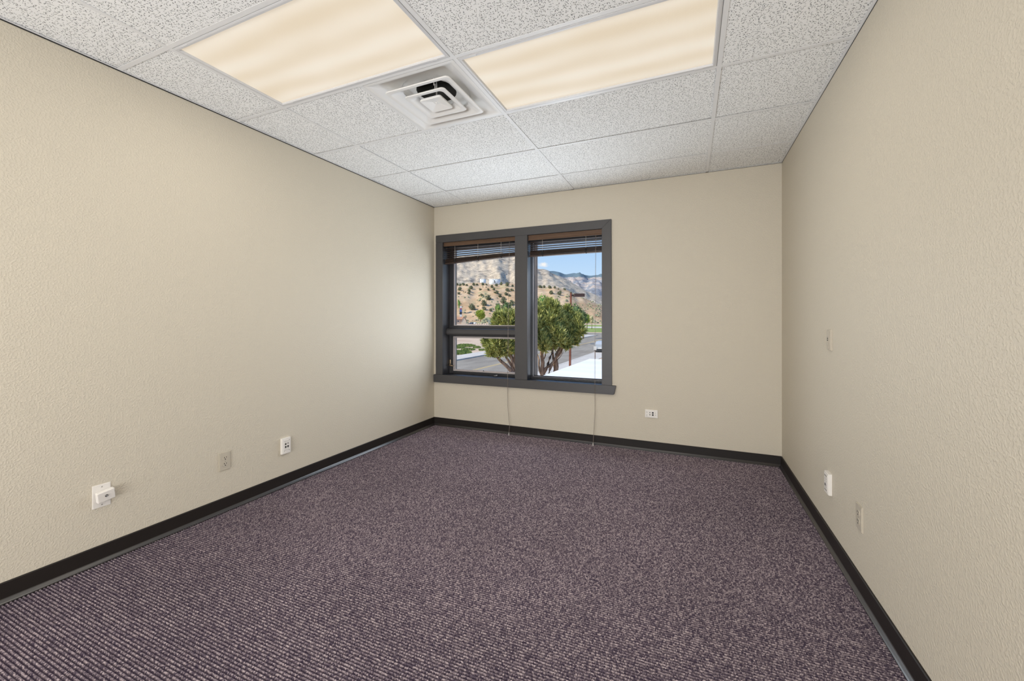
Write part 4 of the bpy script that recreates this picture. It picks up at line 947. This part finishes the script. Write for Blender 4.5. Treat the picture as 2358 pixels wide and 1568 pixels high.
# ---------------------------------------------------------------- vehicles
M['car_silver'] = plain('silver_car_paint', (.52, .54, .57), .25, .3); M['car_blue'] = plain('dark_blue_car_paint', (.05, .07, .12), .25, .2); M['car_white'] = plain('white_car_paint', (.7, .7, .7), .25)
M['car_glass'] = plain('dark_car_glass', (.015, .018, .02), .08); M['tyre'] = plain('black_tyre', (.012, .012, .012), .8); M['lamp_red'] = plain('red_tail_lamp', (.35, .02, .015), .3); M['trim_dark'] = plain('dark_bumper', (.02, .02, .022), .6)
def vehicle(loc, rz, paint, label, name='parked_car', group=None):
    """length along local Y, rear towards -Y"""
    t = empty(name, loc, rz); tag(t, label, 'car', group)
    W2, Ln = .92, 4.6
    def hull(name, secs, mat, parent):
        V = []; F = []
        for y, pts in secs:
            V += [(x, y, z) for x, z in pts]
        n = len(secs[0][1])
        for a in range(len(secs)-1):
            for i in range(n): j = (i+1)%n; F.append((a*n+i, a*n+j, (a+1)*n+j, (a+1)*n+i))
        F.append(tuple(range(n-1, -1, -1))); F.append(tuple(range((len(secs)-1)*n, len(secs)*n)))
        o = new_obj(name, V, F, mat, parent)
        bm = bmesh.new(); bm.from_mesh(o.data); bmesh.ops.recalc_face_normals(bm, faces=bm.faces); bmesh.ops.bevel(bm, geom=bm.edges[:], offset=.03, segments=2, affect='EDGES'); bm.to_mesh(o.data); bm.free(); return o
    def sec(w, z0, z1, wt): return [(-w, z0), (w, z0), (w, (z0+z1)/2), (wt, z1), (-wt, z1), (-w, (z0+z1)/2)]
    body = hull('body', [(-2.3, sec(.80, .42, .95, .78)), (-2.15, sec(.92, .28, 1.02, .86)), (-.6, sec(.92, .26, 1.04, .88)), (.9, sec(.92, .26, 1.02, .88)), (2.1, sec(.88, .30, .90, .78)), (2.3, sec(.74, .42, .78, .66))], paint, t)
    cab = hull('cabin', [(-2.15, sec(.82, .98, 1.30, .76)), (-1.85, sec(.84, .98, 1.72, .66)), (.2, sec(.84, .98, 1.74, .66)), (1.15, sec(.80, .96, 1.10, .74))], paint, t)
    for sx in (-1, 1):
        for y0, y1 in ((-1.75, -1.0), (-.92, -.05), (.03, .75)):
            yb = y1+.22 if y1 > .5 else y1
            V = [(sx*.858, y0, 1.10), (sx*.846, yb, 1.10), (sx*.745, y1, 1.60), (sx*.752, y0, 1.60), (sx*.80, y0, 1.10), (sx*.80, yb, 1.10), (sx*.69, y1, 1.60), (sx*.69, y0, 1.60)]
            new_obj('side_window', V, [(0,1,2,3), (7,6,5,4), (0,4,5,1), (1,5,6,2), (2,6,7,3), (3,7,4,0)], M['car_glass'], cab)
        lt = box('tail_lamp', (sx*.80-.07, -2.30, .72), (sx*.80+.07, -2.14, .96), M['lamp_red'], body, .02)
        box('headlamp', (sx*.66-.12, 2.12, .62), (sx*.66+.12, 2.30, .76), M['bead'], body, .02)
        for y in (-1.42, 1.45):
            V = []; wh = lathe('wheel', [(.06, -.11), (.30, -.11), (.34, -.08), (.34, .08), (.30, .11), (.06, .11)], M['tyre'], t, 20, 'Z'); wh.rotation_euler = (0, math.pi/2, 0); wh.location = (sx*.82, y, .34)
            hb = lathe('hub_cap', [(.001, .118), (.16, .116), (.19, .105)], M['steel'], wh, 16, 'Z'); hb.rotation_euler = (0 if sx > 0 else math.pi, 0, 0)
    new_obj('rear_window', [(-.66, -2.13, 1.18), (.66, -2.13, 1.18), (.58, -1.90, 1.62), (-.58, -1.90, 1.62), (-.66, -2.05, 1.18), (.66, -2.05, 1.18), (.58, -1.82, 1.62), (-.58, -1.82, 1.62)], [(0,1,2,3), (7,6,5,4), (0,4,5,1), (1,5,6,2), (2,6,7,3), (3,7,4,0)], M['car_glass'], cab)
    new_obj('windscreen', [(-.70, 1.10, 1.16), (.70, 1.10, 1.16), (.60, .36, 1.66), (-.60, .36, 1.66), (-.70, 1.02, 1.16), (.70, 1.02, 1.16), (.60, .28, 1.66), (-.60, .28, 1.66)], [(0,1,2,3), (7,6,5,4), (0,4,5,1), (1,5,6,2), (2,6,7,3), (3,7,4,0)], M['car_glass'], cab)
    box('rear_bumper', (-.86, -2.42, .36), (.86, -2.22, .62), M['trim_dark'], body, .04); box('front_bumper', (-.80, 2.20, .32), (.80, 2.40, .58), M['trim_dark'], body, .04)
    box('number_plate', (-.26, -2.44, .66), (.26, -2.29, .80), M['white_plastic'], body, .005)
    return t
p = sight(1388, HORIZON, 63)
vehicle((p.x, p.y, GZ), .02, M['car_silver'], 'silver car parked at the kerb by the right window edge', group=None)
vehicle(tuple(Vector((sight(1085, HORIZON, 378).xy[0], sight(1085, HORIZON, 378).xy[1], GZ))), 1.25, M['car_blue'], 'dark blue car parked left of the round tree')
vehicle(tuple(Vector((sight(1092, HORIZON, 384).xy[0], sight(1092, HORIZON, 384).xy[1], GZ))), 1.35, M['car_white'], 'pale car parked just behind the dark blue car')

# ---------------------------------------------------------------- roadside buildings and tanks at the foot of the hill
M['tan_wall'] = plain('tan_painted_wall', (.52, .41, .33), .9, var=.06); M['cream_wall'] = plain('cream_gable_wall', (.72, .60, .46), .9, var=.05)
M['orange_roof'] = plain('orange_clay_roof', (.50, .26, .15), .8, var=.12, vscale=2); M['tank'] = plain('white_tank_paint', (.80, .80, .77), .6, var=.05, vscale=.3)
M['sign_white'] = plain('white_sign_face', (.80, .79, .77), .5); M['sign_red'] = plain('red_sign_face', (.45, .10, .12), .5); M['sign_blue'] = plain('blue_sign_face', (.10, .16, .42), .5); M['sign_black'] = plain('black_sign_face', (.03, .035, .05), .5)
M['box_green'] = plain('grey_green_box', (.42, .44, .38), .7); M['boulder'] = two_tone('tan_boulder', ((.46, .34, .24), (.68, .54, .41)), .5, .95)
DG = 392; k = DG/FPX
c = sight(1056, HORIZON, DG); t = empty('service_building', (c.x, c.y, GZ), YAW); tag(t, 'tan building with orange roof at the foot of the hill', 'building')
x0, x1 = (1035-1056)*k, (1066-1056)*k; wz = z_at(735, DG)-GZ; rzt = z_at(729.5, DG)-GZ
box('wall', (x0, 0, 0), (x1, 7, wz), M['tan_wall'], t)
for q in range(3): 
    f_ = box('window', (x0+1.2+q*3.2, -.08, wz*.42), (x0+2.6+q*3.2, .06, wz*.78), M['sign_white'], t); box('pane', (x0+1.35+q*3.2, -.10, wz*.46), (x0+2.45+q*3.2, -.07, wz*.74), M['car_glass'], f_)
V = [(x0-.5, -.9, wz), (x1+.3, -.9, wz), (x1+.3, 7.9, wz), (x0-.5, 7.9, wz), (x0-.5, 3.5, rzt), (x1+.3, 3.5, rzt)]
new_obj('roof', V, [(0,1,5,4), (2,3,4,5), (0,4,3), (1,2,5), (3,2,1,0)], M['orange_roof'], t)
gx0, gx1 = (1063-1056)*k, (1074-1056)*k; gm = (gx0+gx1)/2
V = []
for y in (-2.0, 4.0): V += [(gx0, y, 0), (gx1, y, 0), (gx1, y, wz*.62), (gm+.8, y, rzt-.7), (gm-.8, y, rzt-.7), (gx0, y, wz*.62)]
new_obj('gable_wing', V, [(0,1,2,3,4,5), (11,10,9,8,7,6), (0,6,7,1), (1,7,8,2), (5,11,6,0)], M['cream_wall'], t)
V = [(gx0-.4, -2.3, wz*.60), (gm, -2.3, rzt+.15), (gx1+.4, -2.3, wz*.60), (gx0-.4, 4.3, wz*.60), (gm, 4.3, rzt+.15), (gx1+.4, 4.3, wz*.60)]
V += [(x, y, z-.25) for x, y, z in V]
new_obj('gable_roof', V, [(0,1,4,3), (1,2,5,4), (6,9,10,7), (7,10,11,8), (0,6,7,1), (1,7,8,2), (3,4,10,9), (4,5,11,10), (0,3,9,6), (2,8,11,5)], M['orange_roof'], t)
DQ = 412; k = DQ/FPX
c = sight(1061.2, HORIZON, DQ); t = empty('pylon_sign', (c.x, c.y, GZ), YAW); tag(t, 'tall narrow white red and blue roadside sign', 'sign')
hw = 2.4*k
box('post', (-hw*.8, -.25, 0), (hw*.8, .25, z_at(729, DQ)-GZ), M['sign_white'], t)
for nm, ya, yb, m in (('sign_panel', 729, 724, 'sign_white'), ('sign_panel', 724, 718, 'sign_black'), ('sign_panel', 718, 712.5, 'sign_blue'), ('sign_panel', 712.5, 709.5, 'sign_red'), ('sign_panel', 709.5, 705, 'sign_white')):
    box(nm, (-hw, -.4, z_at(ya, DQ)-GZ), (hw, .4, z_at(yb, DQ)-GZ), M[m], t, .03, 1)
c = sight(1131, HORIZON, 385); t = empty('utility_box', (c.x, c.y, GZ), YAW); tag(t, 'grey green utility box right of the boulders', 'utility box')
box('cabinet', (-2.8, 0, 0), (2.8, 2.2, 3.4), M['box_green'], t, .06); box('lid', (-3.0, -.15, 3.4), (3.0, 2.35, 3.65), M['box_green'], t, .05)
for q in (-1.4, 1.4): box('cabinet_door', (q-1.25, -.06, .3), (q+1.25, .02, 3.1), M['box_green'], t, .02)
r = random.Random(12)
for i, (px, s) in enumerate(((1098, .85), (1103, 1.05), (1108.5, 1.0), (1113.8, .9), (1119.2, .95), (1123.6, .8), (1076.5, .8))):
    c = sight(px, HORIZON, 368+r.uniform(-4, 4)); bm = bmesh.new(); bmesh.ops.create_icosphere(bm, subdivisions=2, radius=1)
    for v in bm.verts: v.co *= 1+.28*noise.noise(v.co*1.3+Vector((i*3.1, 0, 0)))
    for v in bm.verts: v.co = Vector((v.co.x*s*1.15, v.co.y*s, max(-.3, v.co.z*s*.8)))
    o = bm_obj('boulder', bm, M['boulder']); o.location = (c.x, c.y, GZ+.2); tag(o, 'tan boulder in the row beside the parked vehicles', 'boulder', 'row of tan boulders')
def tank(px, py0, py1, hpx, D, label, mark=False):
    kk = D/FPX; c = sight(px, HORIZON, D); zb = z_at(py1, D); ht = z_at(py0, D)-zb; rr = hpx*kk
    t = empty('water_tank', (c.x, c.y, zb), YAW); tag(t, label, 'water tank', 'white water tanks on the hill')
    lathe('shell', [(rr, -4), (rr, ht*.97)], M['tank'], t, 40)
    lathe('roof', [(rr*1.02, ht*.965), (rr*1.02, ht*.985), (rr*.5, ht*1.03), (.01, ht*1.05)], M['tank'], t, 40)
    tube('ladder', [(-rr*.3, -rr*.97, -1), (-rr*.3, -rr*.97, ht)], .12, M['steel'], t, 6)
    if mark:
        for x, z, w_, h_, rot in ((-.04, .66, .16, .16, .5), (.05, .50, .10, .22, -.4), (-.06, .40, .10, .12, .7), (.07, .30, .12, .10, .3), (.0, .56, .08, .08, 0)):
            an = x*1.0; y = -math.sqrt(rr*rr-(x*rr)**2)-.06
            b = box_bm((-w_*rr*.5, -.03, -h_*ht*.5), (w_*rr*.5, .03, h_*ht*.5)); bmesh.ops.rotate(b, verts=b.verts, cent=(0,0,0), matrix=Matrix.Rotation(rot, 3, 'Y')); o = bm_obj('painted_mark', b, M['sign_black'], t); o.location = (x*rr, y, z*ht)
    return t
tank(1112, 642.5, 657.5, 6.8, 628, 'smaller white water tank on the left of the hilltop')
tank(1139.5, 643, 656.5, 12.8, 640, 'larger white water tank with a dark painted mark', True)
